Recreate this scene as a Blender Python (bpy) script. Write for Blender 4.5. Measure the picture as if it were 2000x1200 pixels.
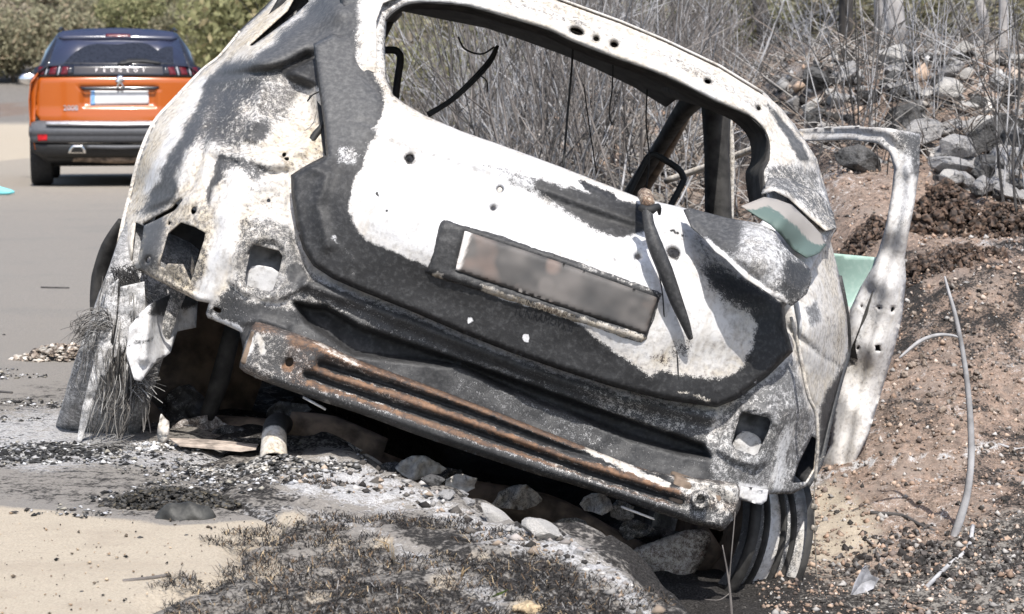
import bpy, bmesh, math, random
import numpy as np
from mathutils import Vector, Matrix
from mathutils.geometry import delaunay_2d_cdt

# ------------------------------------------------------------------ camera, sky, sun, exposure
scene = bpy.context.scene
for o in list(bpy.data.objects): bpy.data.objects.remove(o)
C = scene.collection
R_ = math.radians
FPX = 4250.0; CAMH = 0.8; HORIZON = 217.0
PITCH = math.atan((600 - HORIZON) / FPX)
cam_d = bpy.data.cameras.new('camera'); cam = bpy.data.objects.new('camera', cam_d); C.objects.link(cam)
cam.location = (0, 0, CAMH); cam.rotation_euler = (math.pi/2 - PITCH, 0, 0)
cam_d.sensor_width = 36; cam_d.lens = 36*FPX/2000; cam_d.clip_start = 0.05; cam_d.clip_end = 3000
cam_d.dof.use_dof = True; cam_d.dof.focus_distance = 5.1; cam_d.dof.aperture_fstop = 12
scene.camera = cam
SUN_EL, SUN_AZ = R_(55), R_(168)          # azimuth clockwise from +Y (north): from the right and behind the camera
sdir = Vector((math.sin(SUN_AZ)*math.cos(SUN_EL), math.cos(SUN_AZ)*math.cos(SUN_EL), math.sin(SUN_EL)))
w = bpy.data.worlds.new('World'); scene.world = w; w.use_nodes = True
nt = w.node_tree; bg = nt.nodes['Background']
sky = nt.nodes.new('ShaderNodeTexSky'); sky.sky_type = 'NISHITA'; sky.sun_disc = False
sky.sun_elevation = SUN_EL; sky.sun_rotation = SUN_AZ; sky.dust_density = 2.0; sky.air_density = 1.0
nt.links.new(sky.outputs[0], bg.inputs[0]); bg.inputs[1].default_value = 0.15
sun_d = bpy.data.lights.new('sun', 'SUN'); sun_d.energy = 4.2; sun_d.angle = R_(0.53); sun_d.color = (1, .965, .91)
sun = bpy.data.objects.new('sun', sun_d); C.objects.link(sun); sun.rotation_euler = sdir.to_track_quat('Z', 'Y').to_euler()
vs = scene.view_settings; vs.view_transform = 'Standard'; vs.look = 'None'; vs.exposure = 0.42; vs.gamma = 1; vs.use_curve_mapping = False

# ------------------------------------------------------------------ numeric helpers
rng = np.random.default_rng(7); random.seed(7)
def ray_dir(px, py):
    px = np.asarray(px, float); py = np.asarray(py, float)
    a = (px - 1000)/FPX; b = (600 - py)/FPX; c, s = math.cos(PITCH), math.sin(PITCH)
    return np.stack([a, b*s + c, b*c - s], -1)
CAM = np.array([0, 0, CAMH])
def project(P):
    P = np.asarray(P, float) - CAM; c, s = math.cos(PITCH), math.sin(PITCH)
    d = P[..., 1]*c - P[..., 2]*s; v = P[..., 1]*s + P[..., 2]*c
    return 1000 + FPX*P[..., 0]/d, 600 - FPX*v/d
def at_y(px, py, y):
    d = ray_dir(px, py); return CAM + d*(y/d[..., 1])[..., None] if d.ndim > 1 else CAM + d*(y/d[1])
def sstep(a, b, x):
    t = np.clip((x - a)/(b - a), 0, 1); return t*t*(3 - 2*t)
def h3(ix, iy, iz):
    n = (ix*374761393 + iy*668265263 + iz*2147483647 + 1013904223) & 0xffffffff
    n = ((n ^ (n >> 13))*1274126177) & 0xffffffff
    return ((n ^ (n >> 16)) & 0xffff)/65535.0
def vnoise(P):
    P = np.asarray(P, float); i = np.floor(P).astype(np.int64); f = P - i; f = f*f*(3 - 2*f); r = 0
    for dx in (0, 1):
        for dy in (0, 1):
            for dz in (0, 1):
                wx = f[:, 0] if dx else 1 - f[:, 0]; wy = f[:, 1] if dy else 1 - f[:, 1]; wz = f[:, 2] if dz else 1 - f[:, 2]
                r = r + h3(i[:, 0]+dx, i[:, 1]+dy, i[:, 2]+dz)*wx*wy*wz
    return r
def fbm(P, oct=4):
    P = np.asarray(P, float); r = 0; a = .5
    for k in range(oct): r = r + a*(vnoise(P*2**k + 17.3*k) - .5)*2; a *= .5
    return r
def xyz(x, y, z=0): return np.stack([x, y, np.zeros_like(x) + z], -1)
def seg_dist(P, L, closed=False):
    L = np.asarray(L, float); B = np.roll(L, -1, 0) if closed else L[1:]; A = L if closed else L[:-1]
    d2 = np.full(len(P), 1e18)
    for a, b in zip(A, B):
        ab = b - a; t = np.clip(((P - a)@ab)/(ab@ab + 1e-12), 0, 1); q = a + t[:, None]*ab - P
        d2 = np.minimum(d2, (q*q).sum(1))
    return np.sqrt(d2)
def inside(P, poly):
    poly = np.asarray(poly, float); x, y = P[:, 0], P[:, 1]; r = np.zeros(len(P), bool)
    for (x0, y0), (x1, y1) in zip(poly, np.roll(poly, -1, 0)):
        if y0 == y1: continue
        r ^= ((y0 > y) != (y1 > y)) & (x < (x1 - x0)*(y - y0)/(y1 - y0) + x0)
    return r
def sd(P, poly): return np.where(inside(P, poly), 1, -1)*seg_dist(P, poly, True)
def tps(pts):
    pts = np.asarray(pts, float); X = pts[:, :2]/1000; n = len(X)
    def U(r2): return np.where(r2 > 0, r2*np.log(r2 + 1e-12), 0)
    K = U(((X[:, None]-X[None])**2).sum(-1)) + 1e-4*np.eye(n); Pm = np.c_[np.ones(n), X]
    A = np.zeros((n+3, n+3)); A[:n, :n] = K; A[:n, n:] = Pm; A[n:, :n] = Pm.T
    s = np.linalg.solve(A, np.r_[pts[:, 2], 0, 0, 0])
    def ev(Q):
        Q = np.asarray(Q, float)/1000
        return U(((Q[:, None]-X[None])**2).sum(-1))@s[:n] + s[n] + Q@s[n+1:]
    return ev
def smooth_line(L, n=6, closed=False):
    L = [np.array(p, float) for p in L]; m = len(L); out = []
    for i in range(m if closed else m-1):
        p0 = L[(i-1) % m] if closed or i > 0 else L[i]; p1 = L[i]; p2 = L[(i+1) % m]
        p3 = L[(i+2) % m] if closed or i+2 < m else p2
        for k in range(n):
            t = k/n; out.append(.5*((2*p1)+(-p0+p2)*t+(2*p0-5*p1+4*p2-p3)*t*t+(-p0+3*p1-3*p2+p3)*t**3))
    if not closed: out.append(L[-1])
    return np.array(out)
def resample(L, sp, closed=True):
    L = np.asarray(L, float); out = []
    A = L if closed else L[:-1]; B = np.roll(L, -1, 0) if closed else L[1:]
    for a, b in zip(A, B):
        n = max(1, int(round(np.linalg.norm(b-a)/sp)))
        for k in range(n): out.append(a + (b-a)*k/n)
    if not closed: out.append(L[-1])
    return np.array(out)

# ------------------------------------------------------------------ object helpers
def link(name, me, mat=None, parent=None, label=None, cat=None, group=None, kind=None, loc=None):
    o = bpy.data.objects.new(name, me); C.objects.link(o)
    if mat is not None and me is not None and len(me.materials) == 0: me.materials.append(mat)
    if parent is not None: o.parent = parent
    if loc is not None: o.location = loc
    if label: o['label'] = label
    if cat: o['category'] = cat
    if group: o['group'] = group
    if kind: o['kind'] = kind
    return o
def empty(name, label, cat, mat=None, loc=None, group=None):
    o = link(name, None, label=label, cat=cat, group=group, loc=loc)
    if mat is not None: o.matrix_world = mat
    o.empty_display_size = .2
    return o
def mesh(name, V, F, smooth=True, col=None, att='paint'):
    me = bpy.data.meshes.new(name); me.from_pydata([tuple(v) for v in np.asarray(V, float)], [], [tuple(int(i) for i in f) for f in F])
    if smooth: me.polygons.foreach_set('use_smooth', [True]*len(me.polygons))
    if col is not None: set_col(me, col, att)
    me.update(); return me
def set_col(me, col, att='paint'):
    a = me.color_attributes.new(att, 'FLOAT_COLOR', 'POINT'); a.data.foreach_set('color', np.ascontiguousarray(col, np.float32).ravel())
class MB:
    def __init__(s): s.v = []; s.f = []; s.c = []; s.n = 0
    def add(s, V, F, col=None):
        V = np.asarray(V, float); s.v.append(V); b = s.n
        s.f += [tuple(int(i)+b for i in f) for f in F]; s.n += len(V)
        if col is not None: s.c.append(np.tile(np.asarray(col, float), (len(V), 1)) if np.ndim(col) == 1 else np.asarray(col))
        return s
    def me(s, name, smooth=True, att='paint'):
        return mesh(name, np.concatenate(s.v), s.f, smooth, np.concatenate(s.c) if s.c else None, att)
def box_vf(c, size, rot=None):
    c = np.array(c, float); h = np.array(size, float)/2
    V = np.array([[x, y, z] for x in (-1, 1) for y in (-1, 1) for z in (-1, 1)], float)*h
    if rot is not None: V = V@np.array(rot).T
    return V + c, [(0, 1, 3, 2), (4, 6, 7, 5), (0, 4, 5, 1), (2, 3, 7, 6), (0, 2, 6, 4), (1, 5, 7, 3)]
def tube_vf(pts, rad, n=8, cap=True, squash=1.0, ref=(0, 0, 1), phase=0.0):
    P = np.asarray(pts, float); m = len(P); rad = np.broadcast_to(np.asarray(rad, float), (m,))
    T = np.gradient(P, axis=0); T /= np.linalg.norm(T, axis=1)[:, None] + 1e-12
    ref = np.array(ref, float)
    if abs(T[0]@ref) > .93: ref = np.array([1., .1, 0])
    V = []
    a = np.arange(n)/n*2*math.pi + phase; N = None
    for i in range(m):
        N = ref - T[i]*(ref@T[i]) if N is None else N - T[i]*(N@T[i])
        N = N/np.linalg.norm(N); B = np.cross(T[i], N)
        V.append(P[i] + rad[i]*(np.cos(a)[:, None]*N + squash*np.sin(a)[:, None]*B))
    F = [(i*n+k, i*n+(k+1) % n, (i+1)*n+(k+1) % n, (i+1)*n+k) for i in range(m-1) for k in range(n)]
    if cap: F += [tuple(range(n))[::-1], tuple(range((m-1)*n, m*n))]
    return np.concatenate(V), F
def lathe_vf(prof, n=40, axis=0):
    """prof: list of (axial, radius); axis 0 -> around local x"""
    V = []; F = []; m = len(prof)
    for k in range(n):
        a = 2*math.pi*k/n
        for (h, r) in prof:
            p = [h, r*math.cos(a), r*math.sin(a)]
            V.append(p if axis == 0 else ([p[1], p[0], p[2]] if axis == 1 else [p[1], p[2], p[0]]))
    for k in range(n):
        for i in range(m-1):
            a, b = k*m+i, ((k+1) % n)*m+i
            F.append((a, b, b+1, a+1) if axis != 1 else (a, a+1, b+1, b))
    return np.array(V), F
def rock_vf(seed, sub=2, rough=.25, flat=(1, 1, 1)):
    bm = bmesh.new(); bmesh.ops.create_icosphere(bm, subdivisions=sub, radius=1)
    V = np.array([v.co[:] for v in bm.verts]); F = [tuple(v.index for v in f.verts) for f in bm.faces]; bm.free()
    r = np.random.default_rng(seed)
    for k in range(18):
        n = r.normal(size=3); n /= np.linalg.norm(n); d = r.uniform(.5, .88); e = np.maximum(V@n - d, 0); V -= e[:, None]*n
    V *= (1 + rough*.5*fbm(V*1.7 + seed*3.1, 3))[:, None]
    V *= np.array(flat)*r.uniform(.8, 1.2, 3)
    return V, F
def text_me(s, size, extrude=.002, name='lettering', spacing=1.0):
    cu = bpy.data.curves.new(name, 'FONT'); cu.body = s; cu.size = size; cu.extrude = extrude; cu.align_x = 'CENTER'; cu.align_y = 'CENTER'; cu.space_character = spacing
    cu.resolution_u = 3
    o = bpy.data.objects.new(name, cu); C.objects.link(o); dg = bpy.context.evaluated_depsgraph_get()
    me = bpy.data.meshes.new_from_object(o.evaluated_get(dg)); bpy.data.objects.remove(o); bpy.data.curves.remove(cu); me.name = name
    return me

# ------------------------------------------------------------------ material helpers
class NT:
    def __init__(s, name):
        s.m = bpy.data.materials.new(name); s.m.use_nodes = True; s.t = s.m.node_tree; s.b = s.t.nodes['Principled BSDF']
        s.co = s.t.nodes.new('ShaderNodeTexCoord').outputs['Object']
    def n(s, t, **k):
        x = s.t.nodes.new('ShaderNode'+t)
        for a, b in k.items(): setattr(x, a, b)
        return x
    def l(s, a, b):
        if hasattr(a, 'is_output') or isinstance(a, bpy.types.NodeSocket): s.t.links.new(a, b)
        else: b.default_value = a
    def noise(s, scale, detail=4, rough=.55, co=None, dist=0):
        x = s.n('TexNoise'); x.inputs['Scale'].default_value = scale; x.inputs['Detail'].default_value = detail; x.inputs['Roughness'].default_value = rough; x.inputs['Distortion'].default_value = dist
        s.t.links.new(co or s.co, x.inputs['Vector']); return x.outputs['Fac']
    def vor(s, scale, feat='F1', co=None):
        x = s.n('TexVoronoi', feature=feat); x.inputs['Scale'].default_value = scale; s.t.links.new(co or s.co, x.inputs['Vector']); return x
    def stretch(s, sc, rot=(0, 0, 0)):
        x = s.n('Mapping'); s.t.links.new(s.co, x.inputs[0]); x.inputs['Scale'].default_value = sc; x.inputs['Rotation'].default_value = rot; return x.outputs[0]
    def math(s, op, a, b=0, c=None, clamp=False):
        x = s.n('Math', operation=op, use_clamp=clamp); s.l(a, x.inputs[0]); s.l(b, x.inputs[1])
        if c is not None: s.l(c, x.inputs[2])
        return x.outputs[0]
    def ss(s, x, a, b, lo=0., hi=1.):
        n = s.n('MapRange', interpolation_type='SMOOTHSTEP'); s.l(x, n.inputs[0]); s.l(a, n.inputs[1]); s.l(b, n.inputs[2]); n.inputs[3].default_value = lo; n.inputs[4].default_value = hi
        return n.outputs[0]
    def mix(s, f, a, b):
        x = s.n('Mix', data_type='RGBA'); s.l(f, x.inputs[0])
        for v, i in ((a, 6), (b, 7)):
            if isinstance(v, (tuple, list)): x.inputs[i].default_value = (*v[:3], 1)
            else: s.l(v, x.inputs[i])
        return x.outputs[2]
    def attr(s, name='paint'):
        x = s.n('Attribute', attribute_name=name); q = s.n('SeparateColor'); s.t.links.new(x.outputs['Color'], q.inputs[0])
        return q.outputs[0], q.outputs[1], q.outputs[2], x.outputs['Alpha'], x.outputs['Color']
    def bump(s, h, strength=.3, dist=.01):
        x = s.n('Bump'); x.inputs['Strength'].default_value = strength; x.inputs['Distance'].default_value = dist; s.l(h, x.inputs['Height']); s.t.links.new(x.outputs[0], s.b.inputs['Normal'])
    def out(s, col=None, rough=None, metal=None, spec=None):
        for v, k in ((col, 'Base Color'), (rough, 'Roughness'), (metal, 'Metallic'), (spec, 'Specular IOR Level')):
            if v is None: continue
            if isinstance(v, (tuple, list)): s.b.inputs[k].default_value = (*v[:3], 1)
            else: s.l(v, s.b.inputs[k])
        return s.m
def plain(name, col, rough=.6, metal=0., var=.25, scale=30, bump=0.):
    t = NT(name); n = t.noise(scale, 5); c2 = tuple(max(0, x*(1-var)) for x in col); c3 = tuple(min(1, x*(1+var)) for x in col)
    if bump: t.bump(n, bump, .01)
    return t.out(t.mix(t.ss(n, .3, .7), c2, c3), rough, metal)

def make_burnt():
    t = NT('burnt_sheet_metal'); R, G, B, A, _ = t.attr()
    n1 = t.noise(13, 6, .6); n2 = t.noise(95, 5, .6); n3 = t.noise(420, 3); n4 = t.noise(30, 6, .65, dist=1.2)
    p = t.math('ADD', t.math('MULTIPLY', t.math('SUBTRACT', n1, .5), .34), t.math('ADD', t.math('MULTIPLY', t.math('SUBTRACT', n2, .5), .72), t.math('MULTIPLY', t.math('SUBTRACT', n3, .5), .85)))
    nl = t.noise(3.2, 4, .6); nm = t.noise(7, 5, .6)
    p = t.math('MULTIPLY', p, t.ss(nl, .35, .65, .45, 1.35))
    soot = t.ss(t.math('ADD', R, p), .30, .62)
    G = t.math('ADD', G, t.ss(nm, .55, .74, 0, .22)); B = t.math('ADD', B, t.ss(nl, .45, .7, 0, .35))
    ash = t.mix(t.ss(t.math('ADD', t.math('MULTIPLY', n4, .6), t.math('MULTIPLY', n2, .4)), .44, .72), (.64, .64, .65), (.36, .35, .345))
    stk = t.noise(26, 5, .6, co=t.stretch((1, 1, .14))); ash = t.mix(t.ss(stk, .52, .74, 0, .55), ash, (.40, .365, .32))
    cream = t.mix(t.ss(n2, .35, .7), (.56, .48, .355), (.27, .215, .155))
    ash = t.mix(t.math('MULTIPLY', B, t.ss(n4, .2, .75, .5, 1.), clamp=True), ash, cream)
    rustc = t.mix(t.ss(n4, .35, .68), (.235, .135, .08), (.09, .058, .044))
    rustc = t.mix(t.ss(n3, .55, .75), rustc, (.38, .28, .205))
    col = t.mix(t.ss(t.math('ADD', G, t.math('MULTIPLY', p, 1.1)), .35, .65), ash, rustc)
    sc = t.mix(t.ss(n2, .45, .8), (.013, .013, .014), (.05, .05, .052))
    sc2 = t.mix(t.ss(n2, .3, .75), (.085, .085, .088), (.165, .163, .16))
    col = t.mix(soot, col, t.mix(A, sc, sc2))
    t.bump(t.math('ADD', t.math('MULTIPLY', n2, 1.), t.math('ADD', t.math('MULTIPLY', n3, .4), t.math('MULTIPLY', soot, .5))), .35, .003)
    return t.out(col, t.math('SUBTRACT', .78, t.math('MULTIPLY', soot, .22)), 0., .35)
M = {}
_t = NT('burnt_litter'); *_, _c = _t.attr(); M['attrcol'] = _t.out(_c, .92, 0, .2)
M['burnt'] = make_burnt()
M['soot'] = plain('soot_black_metal', (.032, .030, .028), .75, 0, .6, 25, .3)
M['soot_brown'] = plain('scorched_brown_steel', (.165, .122, .09), .8, 0, .6, 18, .4)
M['wire'] = plain('charred_wire', (.018, .018, .018), .7)
M['cord'] = plain('bare_steel_cord', (.24, .215, .18), .6, .2, .6, 90)
M['bare'] = plain('ash_grey_steel', (.33, .33, .35), .6, .1, .6, 22, .3)
# ------------------------------------------------------------------ the ground: road, verge, ditch, bank, far field
def interp(x, xs, ys): return np.interp(x, xs, ys)
def x_lip(y): return interp(y, [2, 3.4, 4.03, 4.5, 5.0, 5.5, 6, 9.5, 12, 400], [.45, .24, .12, -.12, -.40, -.52, -.6, -.6, -.6, -.6]) + .03*np.sin(np.asarray(y)*11+1) + .018*np.sin(np.asarray(y)*31) + .010*np.sin(np.asarray(y)*67+2)
def x_edge(y):
    y = np.asarray(y, float); return -0.50 + .05*np.sin(y*5.1) + .03*np.sin(y*13.7+1) - .25*sstep(4.2, 5.2, y) + .10*sstep(9, 12, y)
def zg(x, y, fine=True):
    x = np.asarray(x, float); y = np.asarray(y, float)
    dl = x - x_lip(y)
    ditch = -.38*sstep(0, .42, dl)*sstep(14, 9.6, y)
    g = interp(y, [3, 4.6, 5.5, 6.5, 7.5, 9, 11, 14], [0, .0, .05, .15, .48, .92, 1.1, 1.2])
    bank = sstep(.70, 1.45, x + .05*np.sin(y*3))*g*sstep(16, 10, y)
    far = interp(y, [0, 9.2, 10.5, 13, 20, 30, 45, 80, 150, 320, 700], [0, 0, .5, .9, 1.25, 1.8, 2.6, 5, 13, 45, 80])*sstep(-.9, .7, x - .0*y)
    bank2 = np.maximum(bank + ditch, np.where(y > 9.2, far, -9))
    z = np.where(y > 9.2, np.maximum(bank + ditch*sstep(10.5, 9.2, y), far), bank + ditch)
    left = interp(y, [0, 95, 104, 130, 200, 320, 700], [0, 0, .45, 2.5, 11, 40, 80])
    z = np.where((x < 0) & (y > 90), np.maximum(z, left*sstep(-.2, -3, x)), z)
    z = z + .16*np.exp(-(((x-1.75)/.55)**2 + ((y-7.5)/.5)**2)) + .10*np.exp(-(((x-1.2)/.4)**2 + ((y-6.6)/.4)**2))
    rough = sstep(-.1, .15, x - x_edge(y))
    if fine:
        P = xyz(x.ravel(), y.ravel())
        a = fbm(P*2.3, 3).reshape(x.shape)*.035 + fbm(P*9, 3).reshape(x.shape)*.022*sstep(30, 12, y) + fbm(P*26+5, 3).reshape(x.shape)*.016*sstep(12, 8, y)
        z = z + rough*a*(1 + .6*sstep(.8, 1.6, x)*sstep(14, 9, y))
        z = z + sstep(12, 20, y)*rough*.25*fbm(P*.25, 3).reshape(x.shape)
    return z
def layer(val, d, feather, ch):
    """mix value ch=(r,g,b,a) (None keeps) into val where signed distance d > 0"""
    k = sstep(-feather, feather, d)
    for i, c in enumerate(ch):
        if c is not None: val[:, i] = val[:, i]*(1-k) + c*k
def ground_masks(x, y, z, road):
    P = np.stack([x, y, z], -1); ok = y > 1.5; px, py = project(np.where(ok[:, None], P, [0, 3, 0]))
    Q = np.stack([px, py], -1); n = len(x); v = np.zeros((n, 4))
    nz = fbm(xyz(x*3, y*3), 4); nz2 = fbm(xyz(x*11, y*11, 4), 3)
    d = Q + np.stack([nz*26, nz*16 + nz2*8], -1)
    if road:
        v[:, 0] = interp(y, [3, 5, 8, 14, 22, 60], [.28, .06, .12, .26, .42, .6])
        layer(v, sd(d, [(-900, 770), (0, 760), (110, 735), (200, 690), (330, 640), (900, 640), (900, 1100), (480, 1018), (330, 1030), (120, 1002), (0, 985), (-900, 960)]), 26, (.0, .54, .12, 0))
        layer(v, sd(d, [(-900, 600), (120, 600), (330, 560), (330, 700), (100, 735), (-900, 760)]), 60, (None, .22, None, None))
        layer(v, sd(Q + np.stack([nz2*10, nz2*8], -1), [(-900, 960), (0, 986), (120, 1002), (330, 1026), (480, 1014), (640, 1020), (560, 1400), (-900, 1400)]), 7, (.82, .03, 0, 0))
        layer(v, sd(d, [(-60, 800), (160, 770), (300, 860), (520, 890), (680, 930), (700, 990), (560, 970), (380, 935), (200, 915), (60, 935), (-60, 900)]), 45, (None, .46, .62, None))
    else:
        v[:, 1] = .66 - .5*fbm(xyz(x*2.2, y*2.2, 7), 3); v[:, 3] = .30; v[:, 0] = .3; v[:, 2] = .33 + .6*fbm(xyz(x*3.1, y*3.1, 3), 3)
        far = sstep(8, 11, y); v[:, 1] = v[:, 1]*(1-far) + far*.54; v[:, 2] = v[:, 2]*(1-far) + far*.42; v[:, 3] = v[:, 3]*(1-far) + far*(.16 + .5*(fbm(xyz(x*.5, y*.25, 9), 3) > .18))
        bank = sstep(.55, .9, x - .0*y)*sstep(13, 8.5, y)*sstep(4.2, 4.9, y)
        v[:, 3] = v[:, 3]*(1-bank) + bank*(.78 + .3*nz); v[:, 1] = v[:, 1]*(1-bank) + bank*(.44 - .45*nz2 + .5*fbm(xyz(x*1.3, y*1.3, 6), 2))
        v[:, 2] = v[:, 2]*(1-bank) + bank*(.30 + .5*fbm(xyz(x*1.6, y*1.6, 2), 3)); v[:, 0] = v[:, 0]*(1-bank) + bank*.3
        layer(v, sd(d, [(1560, 940), (1640, 930), (1720, 1000), (1740, 1080), (1600, 1130), (1540, 1060)]), 50, (.75, .2, .35, .3))
        layer(v, sd(d, [(1640, 1140), (1800, 1080), (1900, 1010), (2100, 960), (2100, 1400), (1500, 1400), (1560, 1180)]), 50, (.1, .62, .25, .3))
        layer(v, 4 - seg_dist(d, [(1580, 955), (1700, 905), (1850, 882), (1960, 862)]), 7, (.2, .1, .75, None))
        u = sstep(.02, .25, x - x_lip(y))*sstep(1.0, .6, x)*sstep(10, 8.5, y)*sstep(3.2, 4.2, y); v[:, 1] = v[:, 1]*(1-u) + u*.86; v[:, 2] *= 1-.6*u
        layer(v, 26 - seg_dist(d, [(640, 915), (720, 935), (830, 975), (950, 1040), (1110, 1075), (1200, 1130), (1270, 1210)]), 24, (.1, .34, .58, None))
        layer(v, 12 - seg_dist(d, [(560, 1000), (700, 1020), (800, 1075), (960, 1165)]), 16, (.1, .3, .5, None))
        layer(v, sd(d, [(540, 905), (650, 900), (800, 985), (760, 1010), (640, 985), (540, 960)]), 30, (.2, .32, .62, None))
        for c, r in (((560, 1010), 28), ((650, 1060), 16), ((740, 1055), 20), ((860, 1130), 24), ((520, 1110), 30), ((1010, 1175), 26), ((620, 1170), 18), ((450, 1050), 30), ((940, 1090), 14)):
            layer(v, r - np.hypot(d[:, 0]-c[0], (d[:, 1]-c[1])*1.8), 14, (.85, .2, 0, .25))
        lf = sstep(-1, -4, x)*sstep(97, 101, y); v[:, 1] = v[:, 1]*(1-lf) + lf*.52; v[:, 2] = v[:, 2]*(1-lf) + .30*lf
        ls = (x < -7.5)*sstep(101, 97, y)*sstep(20, 30, y); v[:] = v*(1-ls[:, None]) + ls[:, None]*np.array([.75, .05, 0, .1])
    return np.clip(v, 0, 1)
def grid_mesh(name, X, Y, Z, col):
    ny, nx = X.shape; V = np.stack([X, Y, Z], -1).reshape(-1, 3)
    i = np.arange(ny*nx).reshape(ny, nx); Q = np.stack([i[:-1, :-1], i[:-1, 1:], i[1:, 1:], i[1:, :-1]], -1).reshape(-1, 4)
    me = bpy.data.meshes.new(name); me.vertices.add(len(V)); me.vertices.foreach_set('co', V.astype(np.float32).ravel())
    me.loops.add(Q.size); me.loops.foreach_set('vertex_index', Q.astype(np.int32).ravel()); me.polygons.add(len(Q))
    me.polygons.foreach_set('loop_start', np.arange(0, Q.size, 4, dtype=np.int32)); me.polygons.foreach_set('use_smooth', np.ones(len(Q), bool))
    me.update(calc_edges=True); set_col(me, col); return me
def grow(a, step, g, end):
    out = [a]; s = step
    while abs(out[-1]-a) < abs(end-a): out.append(out[-1]+(s if end > a else -s)); s *= g
    return out[1:]
ys = np.array(list(np.arange(1.2, 3.2, .12)) + list(np.arange(3.2, 5.7, .016)) + grow(5.7, .017, 1.022, 700))
xs = np.array(grow(-.95, .02, 1.075, -420)[::-1] + list(np.arange(-.95, 2.1, .016)) + grow(2.1, .02, 1.06, 420))
def make_ground_mat():
    t = NT('burnt_soil_and_dust'); R, G, B, A, _ = t.attr()
    n1 = t.noise(6, 6, .6); n2 = t.noise(45, 6, .65); n3 = t.noise(210, 6, .75); n4 = t.noise(16, 5, .6, dist=.8)
    vo = t.vor(130).outputs['Distance']
    p = t.math('ADD', t.math('MULTIPLY', t.math('SUBTRACT', n4, .5), .7), t.math('ADD', t.math('MULTIPLY', t.math('SUBTRACT', n2, .5), .9), t.math('MULTIPLY', t.math('SUBTRACT', n3, .5), .8)))
    asph = t.mix(t.ss(n3, .35, .7), (.165, .152, .138), (.33, .302, .268)); asph = t.mix(t.ss(n1, .35, .7, 0, .6), asph, (.235, .215, .19)); asph = t.mix(t.ss(t.noise(1.3, 5, .6), .5, .7, 0, .35), asph, (.18, .172, .162)); asph = t.mix(t.ss(vo, .0, .22, .55, 0), asph, (.36, .34, .31))
    sand = t.mix(t.ss(n3, .3, .65), (.33, .28, .22), (.48, .415, .325)); sand = t.mix(t.ss(n1, .45, .72, 0, .55), sand, (.33, .275, .215)); sand = t.mix(t.ss(n2, .62, .75), sand, (.30, .25, .2))
    soil = t.mix(t.ss(n2, .35, .66), (.115, .088, .072), (.31, .222, .172)); soil = t.mix(t.ss(n3, .48, .72), soil, (.46, .375, .31)); soil = t.mix(t.ss(n1, .45, .72, 0, .8), soil, (.25, .205, .175))
    blk = t.mix(t.ss(n3, .4, .75), (.014, .013, .012), (.085, .078, .074))
    ash = t.mix(t.ss(n3, .35, .7), (.27, .265, .265), (.60, .585, .57))
    col = t.mix(t.ss(t.math('ADD', R, t.math('MULTIPLY', p, .45)), .25, .75), asph, sand)
    col = t.mix(t.ss(t.math('ADD', A, t.math('MULTIPLY', p, .7)), .3, .6), col, soil)
    col = t.mix(t.ss(t.math('ADD', B, t.math('MULTIPLY', p, 1.)), .42, .62), col, ash)
    col = t.mix(t.ss(t.math('ADD', G, t.math('MULTIPLY', t.math('ADD', p, t.math('MULTIPLY', t.math('SUBTRACT', .25, vo), .3)), 1.)), .40, .62), col, blk)
    t.bump(t.math('ADD', n2, t.math('MULTIPLY', n3, .5)), .5, .012)
    return t.out(col, .95, 0, .15)
M['ground'] = make_ground_mat()
X, Y = np.meshgrid(xs, ys); Z = zg(X, Y)
under = sstep(.03, -.05, X - x_edge(Y)); under = under*(X > -8.2)*(Y < 103)
Z = Z*(1 - under) + np.minimum(Z, -.03)*under
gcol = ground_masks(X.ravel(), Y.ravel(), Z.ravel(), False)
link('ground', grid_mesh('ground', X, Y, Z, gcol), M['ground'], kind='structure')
# road sheet, its ragged right edge follows x_edge
ry = np.array(list(np.arange(1.2, 3.2, .12)) + list(np.arange(3.2, 5.7, .018)) + grow(5.7, .02, 1.025, 104))
ru = np.r_[np.linspace(-8.2, -1.5, 60)[:-1], np.linspace(-1.5, 0, 90)]
RX, RY = np.meshgrid(ru, ry); RX = np.where(RX > -1.5, -1.5 + (RX+1.5)/1.5*(x_edge(RY)+1.5), RX)
RZ = .004 + .006*fbm(xyz(RX.ravel()*.8, RY.ravel()*.8), 2).reshape(RX.shape) - .02*sstep(-.06, 0, RX - x_edge(RY))
link('road', grid_mesh('road', RX, RY, RZ, ground_masks(RX.ravel(), RY.ravel(), RZ.ravel(), True)), M['ground'], kind='structure')
def offroad(x, y): return (x > x_edge(y)) | (y > 103) | (x < -8.2)
def gz(x, y): return float(zg(np.array([x]), np.array([y]))[0]) if offroad(np.array([x]), np.array([y]))[0] else .004
_YS = np.concatenate([np.arange(2.5, 14, .02), np.arange(14, 140, .4)])
def ground_hit(px, py):
    d = ray_dir(px, py); P = CAM + d*(_YS/d[1])[:, None]
    z = np.where(offroad(P[:, 0], P[:, 1]), zg(P[:, 0], P[:, 1]), .004)
    k = np.argmax(P[:, 2] <= z); return P[k]
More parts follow.
